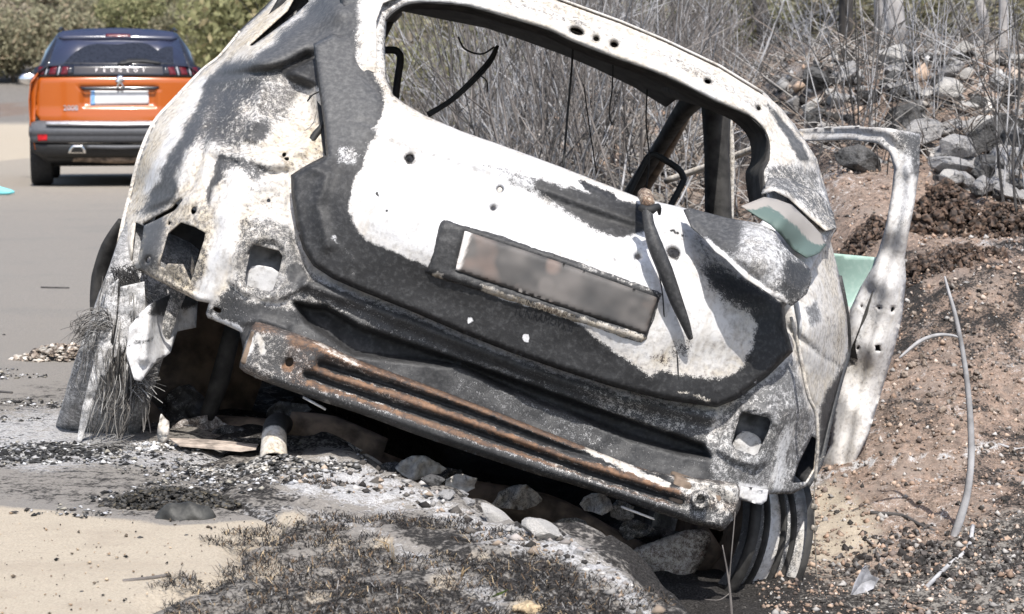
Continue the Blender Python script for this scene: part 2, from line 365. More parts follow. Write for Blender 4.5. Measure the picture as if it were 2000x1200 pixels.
# ------------------------------------------------------------------ the burnt car
ROLL, YAW = R_(19.6), R_(4.0)
Od = ray_dir(955, 830); O = CAM + Od*(5.0/Od[1])
fw = np.array([-math.sin(YAW), math.cos(YAW), 0]); r0 = np.array([math.cos(YAW), math.sin(YAW), 0]); up0 = np.array([0, 0, 1.])
AX = np.stack([r0*math.cos(ROLL) - up0*math.sin(ROLL), fw, up0*math.cos(ROLL) + r0*math.sin(ROLL)], 1)   # columns r, f, u
BASE = np.array([0, 1.7, -.36])                     # the empty sits under the middle of the car
def L2W(P): return O + np.asarray(P, float)@AX.T
def W2L(P): return (np.asarray(P, float) - O)@AX
camL = W2L(CAM)
def at(px, py, f):
    """pixel + depth along the car (f, metres forward of the rear end) -> car coordinates (r, f, u)"""
    d = ray_dir(px, py)@AX; t = (np.asarray(f, float) - camL[1])/d[..., 1]
    return camL + d*t[..., None]
Mx = Matrix([[*AX[i], (O + AX@BASE)[i]] for i in range(3)] + [[0, 0, 0, 1]])
wreck = empty('burnt_car', 'burnt out hatchback wreck tilted into the roadside ditch, paint burned to white ash and soot', 'car', Mx)
def wpart(name, V, F, mat='burnt', parent=None, col=None, smooth=True, label=None, thick=0, off=1, kind=None, bevel=0):
    V = np.asarray(V, float) - BASE
    if mat == 'burnt' and col is None: col = (.5, 0, .1, .3)
    if col is not None and np.ndim(col) == 1: col = np.tile(col, (len(V), 1))
    me = mesh(name, V, F, smooth, col)
    o = link(name, me, M[mat], parent or wreck, label=label, kind=kind)
    if thick: md = o.modifiers.new('thickness', 'SOLIDIFY'); md.thickness = thick; md.offset = off
    if bevel: md = o.modifiers.new('bevel', 'BEVEL'); md.width = bevel; md.segments = 2
    return o
def circ(x, y, rx, ry=None, n=12, rot=R_(19.6)):
    ry = ry or rx; a = np.arange(n)/n*2*math.pi; c, s = math.cos(rot), math.sin(rot)
    return np.stack([x + rx*np.cos(a)*c - ry*np.sin(a)*s, y + rx*np.cos(a)*s + ry*np.sin(a)*c], -1)
def panel_vf(outline, holes, fp, sp, reliefs=(), paint=(), base=(0, 0, 0, 0), noise=(0, 1), edge=None):
    """sheet metal panel: outline and holes traced, depth fp, pressed reliefs, burn pattern"""
    out = resample(outline, sp); hs = [resample(h, min(sp, 5)) for h in holes]
    lo, hi = out.min(0), out.max(0); g = []
    for j, y in enumerate(np.arange(lo[1], hi[1], sp*.87)):
        xx = np.arange(lo[0] + (sp/2 if j % 2 else 0), hi[0], sp); g.append(np.stack([xx, np.full_like(xx, y)], -1))
    g = np.concatenate(g); g = g[inside(g, out)]; g = g[seg_dist(g, out, True) > sp*.55]
    for h in hs: g = g[~inside(g, h)]; g = g[seg_dist(g, h, True) > 2.6]
    P = np.concatenate([out] + hs + [g]); E = []; b = 0
    for l in [out] + hs: E += [(b+i, b+(i+1) % len(l)) for i in range(len(l))]; b += len(l)
    r = delaunay_2d_cdt([Vector(p) for p in P], E, [], 0, 1e-6)
    P2 = np.array([v[:] for v in r[0]]); T = np.array([t for t in r[2] if len(t) == 3]); cen = P2[T].mean(1)
    k = inside(cen, out)
    for h in hs: k &= ~inside(cen, h)
    T = T[k]
    a, bb, c = P2[T[:, 0]], P2[T[:, 1]], P2[T[:, 2]]
    flip = ((bb-a)[:, 0]*(c-a)[:, 1] - (bb-a)[:, 1]*(c-a)[:, 0]) > 0     # y down in pixels
    T[flip] = T[flip][:, ::-1]
    f = fp(P2); db = seg_dist(P2, out, True)
    for h in hs: db = np.minimum(db, seg_dist(P2, h, True)) if edge and len(edge) > 2 else db
    for rl in reliefs:
        if rl[0] == 'step': f = f + rl[2]*sstep(-rl[3], rl[3], sd(P2, rl[1]))
        elif rl[0] == 'line': f = f + rl[2]*np.exp(-(seg_dist(P2, rl[1])/rl[3])**2)
        elif rl[0] == 'below': # pressed step under a line, fading out below
            ln = np.asarray(rl[1], float); yl = np.interp(P2[:, 0], ln[:, 0], ln[:, 1]); d = P2[:, 1] - yl
            m = sstep(ln[0, 0]-20, ln[0, 0]+60, P2[:, 0])*sstep(ln[-1, 0]+20, ln[-1, 0]-60, P2[:, 0])
            f = f + rl[2]*sstep(0, rl[3], d)*sstep(rl[4], rl[4]*.3, d)*m
    if edge: f = f + edge[0]*np.exp(-(db/edge[1])**2)
    if noise[0]: f = f + noise[0]*fbm(np.c_[P2/noise[1], np.full(len(P2), 3.)], 3)
    V = at(P2[:, 0], P2[:, 1], f)
    col = np.tile(np.array(base, float), (len(P2), 1)); nz = fbm(np.c_[P2/22, np.zeros(len(P2))], 3); nz2 = fbm(np.c_[P2/9, np.ones(len(P2))], 2)
    PQ = P2 + np.stack([nz*9 + nz2*3, nz*8 - nz2*3], -1)
    for pl in paint:
        q = PQ if len(pl) < 5 else P2
        if pl[0] == 'poly': layer(col, sd(q, pl[1]), pl[3], pl[2])
        elif pl[0] == 'line': layer(col, pl[4] - seg_dist(PQ, pl[1]), pl[3], pl[2])
        elif pl[0] == 'dot': layer(col, pl[4] - np.hypot(PQ[:, 0]-pl[1][0], PQ[:, 1]-pl[1][1]), pl[3], pl[2])
    return V, T, np.clip(col, 0, 1), P2

# ---- tailgate with its window frame
TG_F = tps([(700, 560, .02), (1000, 680, .0), (1400, 790, .02), (850, 400, .03), (1100, 500, .005), (1400, 620, .03), (1540, 690, .09), (572, 350, .10), (575, 430, .075), (650, 460, .035),
    (640, 250, .17), (615, 100, .33), (680, 0, .47), (690, 100, .34), (755, 100, .38), (760, 185, .24), (900, 255, .17), (1100, 325, .14), (1300, 395, .15), (1250, 470, .03), (800, 0, .50), (1000, 20, .53), (1200, 100, .54),
    (1400, 165, .55), (1500, 240, .56), (1570, 290, .60), (1600, 400, .50), (1630, 445, .46), (1500, 400, .36), (1540, 470, .25), (1560, 560, .16), (760, -60, .58), (1000, -30, .60), (1200, 40, .61), (1400, 128, .62), (1500, 185, .64), (1552, 245, .68), (1608, 364, .62)])
TG_OUT = [(663, -90), (664, 0), (668, 45), (672, 70), (650, 66), (612, 86), (616, 130), (622, 170), (632, 240), (637, 303), (600, 322), (568, 342), (569, 380), (578, 440), (592, 488), (612, 520), (650, 545), (700, 567), (800, 607), (900, 650), (1000, 690), (1100, 725), (1200, 757), (1300, 782), (1400, 796), (1440, 780), (1500, 735), (1549, 687), (1536, 640), (1532, 600), (1560, 570), (1590, 520), (1610, 480), (1632, 445), (1625, 410), (1608, 364), (1592, 312), (1575, 280), (1552, 245), (1527, 213), (1496, 185), (1405, 130), (1300, 79), (1212, 42), (1097, 0), (1010, -28), (900, -50), (780, -75)]
WIN = [(768, 186), (755, 154), (752, 100), (755, 40), (768, 26), (790, 12), (815, 7), (860, 8), (915, 14), (1000, 38), (1072, 60), (1118, 82), (1195, 112), (1300, 150), (1400, 200), (1462, 227), (1492, 255), (1501, 282), (1500, 312), (1489, 335), (1493, 380), (1500, 420), (1480, 440), (1420, 432), (1335, 406), (1250, 387), (1200, 367), (1100, 328), (1000, 291), (900, 256), (830, 226), (790, 203)]
TG_HOLES = [WIN, circ(1126, 62, 13, 6), circ(1164, 77, 5, 4), circ(1199, 88, 7, 5), circ(800, 311, 6, 7), circ(1315, 495, 11, 8), circ(1245, 503, 4), circ(976, 371, 5), circ(963, 408, 4), circ(1382, 160, 6, 4), circ(1482, 212, 4)]
SOOT = [(540, 335), (600, 300), (645, 305), (600, 86), (672, 50), (650, -90), (730, -90), (722, 20), (720, 100), (722, 140), (738, 175), (742, 200), (738, 235), (730, 262), (718, 272), (712, 300), (700, 325), (690, 345), (683, 380), (682, 415), (690, 440), (715, 470), (760, 490), (800, 507), (840, 522), (880, 548), (960, 575), (1000, 592), (1060, 607), (1110, 625), (1140, 640), (1170, 668), (1200, 690), (1240, 715), (1270, 738), (1290, 728), (1340, 735), (1390, 742), (1430, 735), (1455, 710), (1470, 680), (1476, 640), (1475, 612), (1500, 605), (1530, 590), (1570, 600), (1580, 700), (1480, 790), (1400, 830), (1000, 730), (700, 620), (540, 540)]
sooty = (1, 0, 0, .08)
TG_PAINT = [
    ('poly', [(700, -100), (1700, -100), (1700, 330), (1490, 330), (1400, 190), (1100, 75), (900, 0), (790, -5), (770, 20), (770, 190), (715, 150)], (.22, .03, .62, .1), 8),
    ('poly', [(715, -10), (800, -20), (790, 10), (765, 30), (758, 100), (762, 190), (735, 180), (720, 140), (716, 60)], (.40, .12, .3, 0), 8),
    ('line', [(1000, 5), (1120, 42), (1210, 75), (1300, 112), (1400, 160), (1490, 215)], (.42, .05, .5, 0), 16, 8),
    ('line', [(770, 200), (900, 262), (1100, 335), (1240, 390)], (.17, 0, .45, 0), 16, 12),
    ('poly', SOOT, (.22, .16, .95, .2), 40), ('poly', SOOT, sooty, 11),
    ('poly', [(600, 75), (680, 40), (655, -90), (740, -90), (722, 20), (716, 100), (722, 140), (740, 180), (742, 232), (700, 300), (640, 310)], (1, 0, 0, .62), 14),  # pillar soot painted lighter grey for how it catches the light
    ('poly', [(560, 345), (600, 322), (650, 315), (620, 360), (625, 420), (580, 430)], (1, 0, 0, .2), 20),
    ('poly', [(655, 305), (662, 288), (692, 278), (703, 300), (692, 322), (660, 324)], (.48, 0, 0, .3), 9),
    ('poly', [(970, 330), (1040, 352), (1120, 374), (1190, 394), (1254, 408), (1258, 440), (1240, 449), (1200, 454), (1160, 440), (1115, 412), (1060, 384), (1000, 352)], (.95, 0, 0, .15), 13),
    ('poly', [(960, 325), (1060, 350), (1255, 405), (1262, 450), (1230, 470), (1160, 456), (1090, 415), (1010, 365)], (.50, .04, .2, .2), 22), ('poly', [(1040, 358), (1120, 372), (1190, 392), (1256, 406), (1262, 438), (1240, 452), (1200, 456), (1160, 442), (1115, 412)], (1, 0, 0, .0), 10), ('line', [(940, 322), (1040, 362)], (.6, 0, 0, .1), 9, 4),
    ('poly', [(1122, 350), (1150, 360), (1195, 376), (1208, 390), (1180, 387), (1150, 373)], (1, 0, 0, .1), 3),
    ('line', [(730, 255), (825, 288), (935, 322), (1040, 362)], (.25, 0, 0, .8), 12, 3),  # grey line painted for the slight shadow under the ledge
    ('poly', [(1345, 425), (1400, 490), (1470, 560), (1530, 600), (1520, 615), (1440, 592), (1385, 570), (1365, 520)], (.46, .10, .6, .3), 26),  # scorch under the flap, with the flap's shadow painted in
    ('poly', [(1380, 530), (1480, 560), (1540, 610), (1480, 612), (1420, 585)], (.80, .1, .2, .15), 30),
    ('dot', (1297, 702), (.40, .5, .7, .0), 22, 18), ('dot', (1330, 680), (.46, .0, .2, 0), 24, 20),
    ('dot', (1030, 662), (.0, 0, 0, 0), 3, 8), ('dot', (920, 628), (.1, 0, 0, 0), 3, 5), ('line', [(650, 468), (668, 482), (695, 508)], (.46, 0, 0, .3), 5, 3), ('dot', (687, 534), (.5, 0, 0, .5), 6, 6), ('dot', (655, 466), (.42, 0, 0, 0), 5, 6),
    ('line', [(1325, 765), (1370, 778), (1385, 785)], (.38, 0, .6, 0), 5, 4), ('dot', (1480, 750), (.3, 0, 0, 0), 3, 4),
    ('poly', [(1495, 200), (1520, 225), (1560, 275), (1585, 315), (1565, 315), (1535, 268)], (.85, 0, .2, .8), 9),
    ('poly', [(1488, 322), (1545, 318), (1592, 325), (1612, 370), (1640, 440), (1620, 470), (1560, 420), (1510, 380), (1490, 385)], (.52, .34, .25, .5), 12),
    ('dot', (738, 380), (.9, 0, 0, 0), 2, 4), ('dot', (752, 409), (.9, 0, 0, 0), 2, 4), ('dot', (800, 311), (.8, 0, 0, .5), 5, 9),  # first two dots paint the dark of bolt holes onto the sheet
    ('poly', [(1150, 480), (1175, 470), (1240, 505), (1215, 520)], (.34, 0, 0, 0), 12), ('dot', (1315, 495), (.6, .2, .3, .2), 5, 13), ('line', [(1310, 450), (1335, 462)], (.8, 0, 0, 0), 3, 2),
    ('poly', [(1290, 385), (1340, 405), (1340, 440), (1300, 430)], (.1, 0, 0, 0), 8)]
TG_REL = [('below', [(700, 245), (730, 255), (825, 287), (935, 322), (1050, 365), (1150, 400), (1240, 430), (1340, 455)], .015, 18, 150),
    ('step', [(745, 300), (1230, 480), (1440, 560), (1450, 690), (1250, 680), (880, 560), (760, 470), (710, 400)], -.012, 40),
    ('line', [(1010, -5), (1120, 30), (1215, 62), (1300, 98), (1405, 148), (1490, 203), (1535, 250)], .012, 5),
    ('line', [(690, 60), (700, 120), (720, 160), (745, 190)], .012, 7), ('step', circ(976, 385, 20, 34), -.008, 8),
    ('line', [(600, 322), (640, 340), (620, 400), (640, 480)], -.010, 12), ('line', [(700, 235), (735, 245)], .006, 4),
    ('line', [(780, 205), (900, 266), (1000, 302), (1100, 340), (1240, 396)], .008, 4)]
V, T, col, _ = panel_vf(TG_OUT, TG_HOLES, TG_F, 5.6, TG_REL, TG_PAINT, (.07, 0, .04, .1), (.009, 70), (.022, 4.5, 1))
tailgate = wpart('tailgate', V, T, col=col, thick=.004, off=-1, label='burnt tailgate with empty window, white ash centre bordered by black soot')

# ---- rear body shell: corner panels, lamp seats, rear panel
BR_F = tps([(480, 690, .05), (950, 850, .06), (1400, 1000, .05), (515, 525, .075), (400, 500, .115), (330, 480, .17), (275, 500, .25), (245, 480, .42), (226, 512, .56), (430, 350, .17), (350, 350, .29), (300, 330, .46), (258, 362, .66),
    (560, 200, .30), (450, 210, .35), (380, 230, .50), (338, 195, .80), (600, 110, .40), (500, 115, .48), (430, 112, .95), (480, 60, 1.0), (540, 0, 1.1), (560, 60, .60), (640, 0, .58), (620, 30, .58), (700, 600, .09), (1000, 720, .085), (1300, 815, .09),
    (1470, 845, .075), (1550, 800, .13), (1600, 700, .26), (1640, 600, .50), (1656, 690, .62), (1610, 850, .36), (1575, 950, .24), (1590, 640, .2), (1600, 560, .33), (1640, 520, .6), (1615, 470, .5), (1560, 250, .72), (1610, 400, .65), (900, 300, .3), (1200, 420, .3), (400, 590, .12), (1450, 650, .15), (1530, 650, .18), (1300, 600, .14), (1000, 520, .15), (700, 420, .16), (620, 420, .15), (1400, 745, .12), (1545, 705, .16), (1500, 760, .09), (1480, 520, .2), (1550, 480, .34), (760, -80, .7), (1100, 0, .7)])
BR_OUT = [tuple(p) for p in smooth_line([(560, -60), (530, 2), (470, 60), (430, 110), (392, 140), (340, 193), (302, 240), (275, 305), (257, 370), (242, 430), (231, 480), (223, 520)], 4)] + [ (270, 528), (330, 560), (385, 588), (408, 592), (402, 612), (406, 622), (440, 635), (468, 648), (478, 700), (700, 780), (950, 870), (1350, 1010), (1440, 975), (1478, 985), (1500, 966), (1548, 965), (1575, 950), (1600, 905), (1618, 830), (1640, 750), (1657, 690), (1655, 620), (1640, 540), (1622, 470), (1634, 445), (1612, 366), (1595, 310), (1552, 243), (1496, 183), (1405, 128), (1300, 77), (1212, 40), (1097, -3), (900, -55), (780, -80)]
WIN2 = [(742, 215), (735, 150), (735, 40), (748, 5), (790, -12), (860, -12), (1000, 15), (1118, 58), (1300, 126), (1400, 175), (1480, 212), (1512, 250), (1520, 300), (1520, 420), (1480, 470), (1330, 430), (1100, 350), (900, 280), (800, 240)]
LAMP_L = [(352, 434), (378, 442), (401, 455), (399, 468), (372, 552), (357, 516), (327, 516), (322, 526), (311, 522), (312, 508), (327, 455)]
SQ_L = [(497, 478), (545, 490), (552, 500), (545, 535), (533, 566), (526, 570), (480, 556), (478, 545), (481, 525), (490, 485)]
SQ_R = [(1453, 806), (1500, 816), (1505, 824), (1503, 842), (1482, 885), (1474, 890), (1436, 877), (1430, 866), (1438, 835), (1446, 812)]
SLOT_R = [(1586, 852), (1597, 858), (1592, 915), (1576, 942), (1548, 944), (1560, 905)]
SLOT_L = [(264, 434), (281, 441), (277, 470), (268, 512), (255, 514), (258, 470)]
BR_HOLES = [WIN2, LAMP_L, SQ_L, SQ_R, SLOT_R, SLOT_L, circ(378, 411, 6, 8), circ(289, 508, 5, 7), circ(555, 302, 4, 5), circ(560, 310, 5, 4), circ(424, 606, 9, 5), circ(330, 436, 3, 4), circ(525, 392, 4), [(598, -24), (603, 4), (575, 30), (530, 63), (492, 90), (485, 88), (520, 56), (560, 20), (578, -14)], [(277, 436), (300, 423), (335, 404), (353, 386), (357, 391), (340, 412), (305, 430), (281, 441)]]
chan = [(560, 560), (625, 545), (700, 575), (800, 612), (1000, 695), (1200, 762), (1400, 806), (1380, 870), (1250, 820), (1100, 770), (1000, 730), (850, 680), (700, 630), (640, 590)]
recess = [(575, 592), (640, 602), (700, 638), (850, 690), (1000, 742), (1150, 795), (1250, 828), (1372, 870), (1388, 893), (1330, 885), (1230, 855), (1130, 815), (1000, 765), (900, 715), (760, 700), (690, 692), (600, 630)]
BR_PAINT = [
    ('poly', [(560, -60), (540, 0), (430, 105), (330, 195), (262, 300), (215, 520), (270, 530), (300, 420), (300, 360), (380, 240), (420, 150), (520, 90), (600, 0), (620, -60)], (.22, 0, .75, .2), 8),
    ('line', [(395, 160), (350, 235), (315, 310), (290, 370)], (.02, 0, 0, 0), 8, 10),
    ('poly', [(400, 165), (430, 128), (500, 112), (545, 70), (600, 30), (640, -60), (700, -60), (690, 300), (640, 300), (628, 150), (590, 168), (545, 138), (480, 150), (430, 172)], (.78, .03, .2, .62), 18),
    ('poly', [(545, 132), (612, 110), (625, 165), (600, 172), (570, 158)], (.95, 0, 0, .1), 8),
    ('poly', [(412, 160), (398, 190), (362, 250), (320, 325), (292, 385), (272, 420), (300, 416), (338, 398), (348, 372), (338, 345), (362, 290), (388, 262), (402, 222), (425, 185)], (.76, .04, .3, .55), 17),
    ('poly', [(405, 170), (480, 150), (540, 145), (520, 170), (470, 215), (478, 255), (460, 285), (420, 275), (395, 290), (390, 250)], (.66, .08, .4, .4), 24),
    ('poly', [(500, 165), (550, 150), (605, 175), (612, 205), (570, 240), (525, 235), (490, 225)], (.50, .42, .4, .3), 16),
    ('poly', [(420, 250), (470, 225), (520, 245), (535, 262), (500, 285), (455, 285), (425, 280)], (.56, .2, .5, .3), 12),
    ('dot', (510, 250), (.74, 0, .1, .35), 16, 16),
    ('poly', [(590, 180), (628, 200), (634, 300), (560, 330), (480, 300), (540, 270)], (.24, .12, .75, .2), 18),
    ('poly', [(430, 300), (480, 305), (530, 330), (500, 350), (480, 345), (440, 360), (425, 330)], (.58, 0, .2, .4), 12),
    ('line', [(432, 308), (424, 325), (428, 345), (414, 362), (404, 395)], (.95, 0, 0, .5), 4, 5),
    ('poly', [(520, 350), (566, 345), (570, 400), (520, 405), (480, 390)], (.32, .08, .6, .2), 16),
    ('poly', [(275, 440), (330, 402), (405, 385), (412, 440), (402, 540), (392, 590), (330, 565), (268, 530)], (.42, .22, .95, .3), 10),
    ('poly', [(282, 440), (318, 415), (322, 470), (300, 520), (275, 520)], (.62, .05, .4, .55), 10),
    ('line', [(345, 395), (385, 340), (395, 310)], (.3, .1, .9, 0), 10, 8),
    ('line', [(462, 350), (446, 420), (440, 470), (420, 540), (400, 588)], (.03, 0, .05, 0), 8, 20),
    ('poly', [(468, 432), (520, 424), (572, 450), (585, 480), (560, 480), (500, 455), (475, 460)], (.46, 0, .2, .3), 9),
    ('poly', [(478, 420), (560, 440), (600, 520), (640, 560), (640, 600), (540, 592), (470, 575), (450, 550), (462, 490)], (.50, .06, .45, .35), 10),
    ('dot', (578, 535), (.75, 0, 0, .4), 6, 17),
    ('poly', [(395, 610), (455, 560), (480, 590), (560, 605), (640, 600), (800, 660), (1000, 735), (1200, 805), (1385, 860), (1432, 930), (1432, 1060), (900, 900), (440, 720)], (.74, .04, .1, .25), 12),
    ('poly', chan, (.66, .08, .15, .4), 9), ('poly', recess, (.93, 0, 0, .1), 9),  # recess painted dark, putting the lip's shade into the colour
    ('line', [(625, 548), (700, 578), (800, 615), (1000, 697), (1200, 765), (1400, 810)], (.35, 0, 0, .4), 4, 3),
    ('poly', [(880, 720), (1000, 755), (1120, 800), (1180, 850), (1240, 900), (1100, 860), (950, 800), (860, 770)], (.60, .02, .02, .2), 16),
    ('poly', [(1100, 745), (1250, 790), (1330, 830), (1300, 850), (1180, 800)], (.52, .2, .3, .3), 14),
    ('line', [(408, 618), (470, 645)], (.2, 0, 0, 0), 5, 6),
    ('poly', [(1380, 870), (1420, 790), (1500, 740), (1560, 690), (1590, 780), (1600, 860), (1560, 970), (1440, 990), (1390, 930)], (.54, 0, .1, .62), 10),
    ('line', [(1540, 840), (1515, 950)], (.25, 0, 0, .3), 10, 8), ('poly', [(1445, 945), (1500, 955), (1495, 985), (1440, 985)], (.08, 0, 0, 0), 6),
    ('poly', [(1536, 610), (1570, 560), (1600, 520), (1640, 540), (1665, 640), (1660, 700), (1630, 760), (1600, 790), (1580, 790), (1560, 720), (1545, 670)], (.26, .06, .45, .3), 9),
    ('poly', [(1560, 720), (1640, 740), (1600, 800), (1580, 800)], (.25, .12, .75, 0), 10), ('poly', [(1572, 600), (1595, 585), (1605, 625), (1588, 645)], (.55, 0, 0, .7), 6),
    ('line', [(1570, 660), (1600, 690), (1640, 715)], (.5, 0, .4, .5), 6, 4),
    ('poly', [(1600, 790), (1640, 720), (1660, 740), (1640, 800), (1620, 880), (1600, 900)], (.72, .12, .4, .2), 8)]
BR_REL = [('line', [(404, 250), (392, 310), (372, 370)], .012, 4), ('line', [(418, 235), (408, 300), (392, 360), (370, 392)], -.010, 5), ('line', [(384, 262), (362, 320), (345, 372)], -.012, 6), ('line', [(560, 335), (568, 380), (560, 410)], .010, 5), ('step', circ(525, 392, 26, 20), .008, 6), ('line', [(455, 300), (470, 318), (500, 330)], -.012, 5), ('line', [(480, 268), (530, 285), (590, 300)], -.010, 6), ('step', [(470, 470), (490, 428), (560, 455), (605, 540), (600, 562), (540, 590), (475, 574), (445, 548), (455, 500)], -.018, 4), ('step', circ(515, 525, 44, 58), .012, 4),
    ('step', [(1400, 880), (1412, 840), (1450, 790), (1510, 800), (1525, 830), (1495, 905), (1480, 915), (1430, 900)], -.018, 4), ('step', circ(1468, 848, 42, 52), .010, 4),
    ('step', recess, .07, 6), ('line', [(600, 555), (700, 590), (800, 628), (1000, 708), (1200, 775), (1390, 815)], -.028, 13),
    ('line', [(462, 350), (446, 420), (440, 470), (420, 540), (400, 588)], -.012, 14), ('line', [(345, 398), (300, 412), (270, 440)], .025, 8),
    ('line', [(412, 310), (470, 318), (530, 340), (560, 335)], .02, 8), ('line', [(424, 325), (412, 362), (404, 395)], .02, 6),
    ('step', [(425, 172), (545, 140), (612, 172), (622, 240), (560, 300), (450, 300), (405, 250)], .05, 14), ('line', [(655, 25), (560, 78), (480, 110), (420, 142)], -.045, 24), ('line', [(600, 110), (560, 135), (500, 142)], .03, 10), ('line', [(515, 170), (500, 215), (490, 250)], -.018, 8),
    ('line', [(395, 160), (430, 135), (520, 122), (600, 90), (650, 70)], -.02, 12), ('line', [(420, 150), (520, 140), (560, 128), (625, 105)], .02, 6),
    ('line', [(550, 145), (580, 165), (605, 168)], .012, 5), ('step', circ(510, 255, 30, 34), -.01, 12),
    ('line', [(480, 440), (560, 450), (580, 475)], .008, 6), ('line', [(1560, 660), (1600, 690), (1640, 718)], .012, 6),
    ('line', [(1545, 640), (1558, 700), (1575, 770), (1592, 800)], .02, 5), ('line', [(480, 628), (510, 625), (560, 640)], -.01, 8),
    ('line', [(1540, 800), (1510, 950)], -.012, 14), ('line', [(300, 540), (400, 588)], -.015, 6)]
V, T, col, P2 = panel_vf(BR_OUT, BR_HOLES, BR_F, 5.6, BR_REL, BR_PAINT, (.26, .08, .5, .25), (.012, 45), (.010, 4))
wpart('body_shell', V, T, col=col, thick=.004, off=-1, label='scorched rear body shell with empty lamp openings')

# ---- flanks run forward from the traced edge of the shell
def flank(name, line, fs, inward, col, drop=None):
    Q = resample(smooth_line(line, 4), 10, closed=False); f0 = BR_F(Q); B0 = at(Q[:, 0], Q[:, 1], f0 - .0)
    V = []; F = []; n = len(Q); c = []
    for j, s in enumerate(fs):
        W = B0.copy(); W[:, 1] = B0[:, 1] + (s)*(1 - 0*B0[:, 1]); W[:, 0] += inward*s*s*.05; W[:, 2] += .004*fbm(W*6, 2)
        V.append(W); c += [(col[0] + .3*random.random()*(j > 1), *col[1:])]*n
    F = [(j*n+i, j*n+i+1, (j+1)*n+i+1, (j+1)*n+i) for j in range(len(fs)-1) for i in range(n-1)]
    return wpart(name, np.concatenate(V), F, col=np.array(c, float), thick=.012, off=0)
fl = [0, .05, .12, .25, .45, .7, 1., 1.4, 1.8, 2.2, 2.6]
flank('left_flank', [(470, 62), (430, 111), (395, 139), (340, 196), (301, 240), (273, 305), (257, 370), (242, 430), (232, 480), (224, 519)], fl, 1, (.3, .05, .5, .3))
flank('right_flank', [(1578, 950), (1603, 905), (1620, 830), (1641, 750), (1657, 690), (1655, 620), (1640, 540)], fl[:7], -1, (.72, .15, .4, .3))
# lower sills and floor pan, bulkhead, bonnet: the rest of the body, mostly behind the rear
for nm, sg in (('left_sill', -1), ('right_sill', 1)):
    wpart(nm, *box_vf((sg*.73 - .06, 1.95, -.10), (.10, 1.5, .16)), bevel=.02, col=(.7, .2, .1, .2))
V, F = box_vf((-.05, 1.85, .03), (1.30, 2.4, .03)); wpart('floor_pan', V, F, 'soot')
V, F = box_vf((-.05, 3.05, .20), (1.36, .05, .62)); wpart('bulkhead', V, F, 'soot', bevel=.01)
xs_, fs_ = np.linspace(-.74, .64, 9), np.linspace(3.05, 3.95, 7)
V = [(x, f, .52 - .10*((x+.05)/.7)**2 - .16*((f-3.05)/.9)**1.6) for f in fs_ for x in xs_]
F = [(j*9+i, j*9+i+1, (j+1)*9+i+1, (j+1)*9+i) for j in range(6) for i in range(8)]
wpart('bonnet', V, F, col=(.4, .2, .3, .2), thick=.01)
for nm, sg in (('left_front_wing', -1), ('right_front_wing', 1)):
    V = [(-.05+sg*(.70 + .05*math.sin(u*3)), f, -.05 + .5*u) for f in np.linspace(2.6, 4.0, 10) for u in np.linspace(0, 1, 6)]
    F = [(j*6+i, j*6+i+1, (j+1)*6+i+1, (j+1)*6+i) for j in range(9) for i in range(5)]
    wpart(nm, V, F, col=(.45, .15, .3, .2), thick=.01)
# ---- roof and headliner
RQ = resample(np.array([(700, -88), (780, -76), (900, -50), (1010, -27), (1097, 2), (1212, 44), (1300, 81), (1405, 131), (1490, 183)], float), 16, False)
RF = TG_F(RQ)
B0 = at(RQ[:, 0], RQ[:, 1], RF); n = len(RQ); fs = np.linspace(0, 1, 9); V = []; V2 = []
for s in fs:
    W = B0.copy(); W[:, 1] += 1.42*s*(1 - 0*s); W[:, 2] += .05*math.sin(s*2.2) - .03*s; W[:, 0] = -.03 + (W[:, 0]+.03)*(1 - .08*s); V.append(W)
    W2 = W.copy(); W2[:, 2] -= .035 + .025*(abs(s-.5) > .45); V2.append(W2)
F = [(j*n+i, j*n+i+1, (j+1)*n+i+1, (j+1)*n+i) for j in range(8) for i in range(n-1)]
RV = [p for p in WIN[3:22]]; RQ2 = resample(smooth_line(RV, 3), 8, False); f0 = TG_F(RQ2) + .012; K = len(RQ2); dep = np.interp(np.arange(K), [0, K*.55, K*.8, K], [.06, .10, .24, .20]); A_ = at(RQ2[:, 0], RQ2[:, 1], f0); V_ = []
for s in (0, .25, .6, 1): B_ = A_.copy(); B_[:, 1] += dep*s; B_[:, 2] -= .012*s; V_.append(B_)
wpart('window_reveal', np.concatenate(V_), [(j*K+i, j*K+i+1, (j+1)*K+i+1, (j+1)*K+i) for j in range(3) for i in range(K-1)], 'soot', thick=.004)
wpart('roof', np.concatenate(V), F, col=(.2, .05, .4, .2), thick=.006)
wpart('headliner', np.concatenate(V2), F, 'soot', thick=.012)
roof_front = V[-1]; 
def wtube(name, pts, rad, n=8, mat='soot', parent=None, col=None, squash=1., label=None, k=5, ref=(0, 1, 0)):
    P = smooth_line(pts, k) if k else np.array(pts); r = np.interp(np.linspace(0, 1, len(P)), np.linspace(0, 1, len(np.atleast_1d(rad))), np.atleast_1d(rad))
    V, F = tube_vf(P, r, n, True, squash, ref); return wpart(name, V, F, mat, parent, col, label=label)
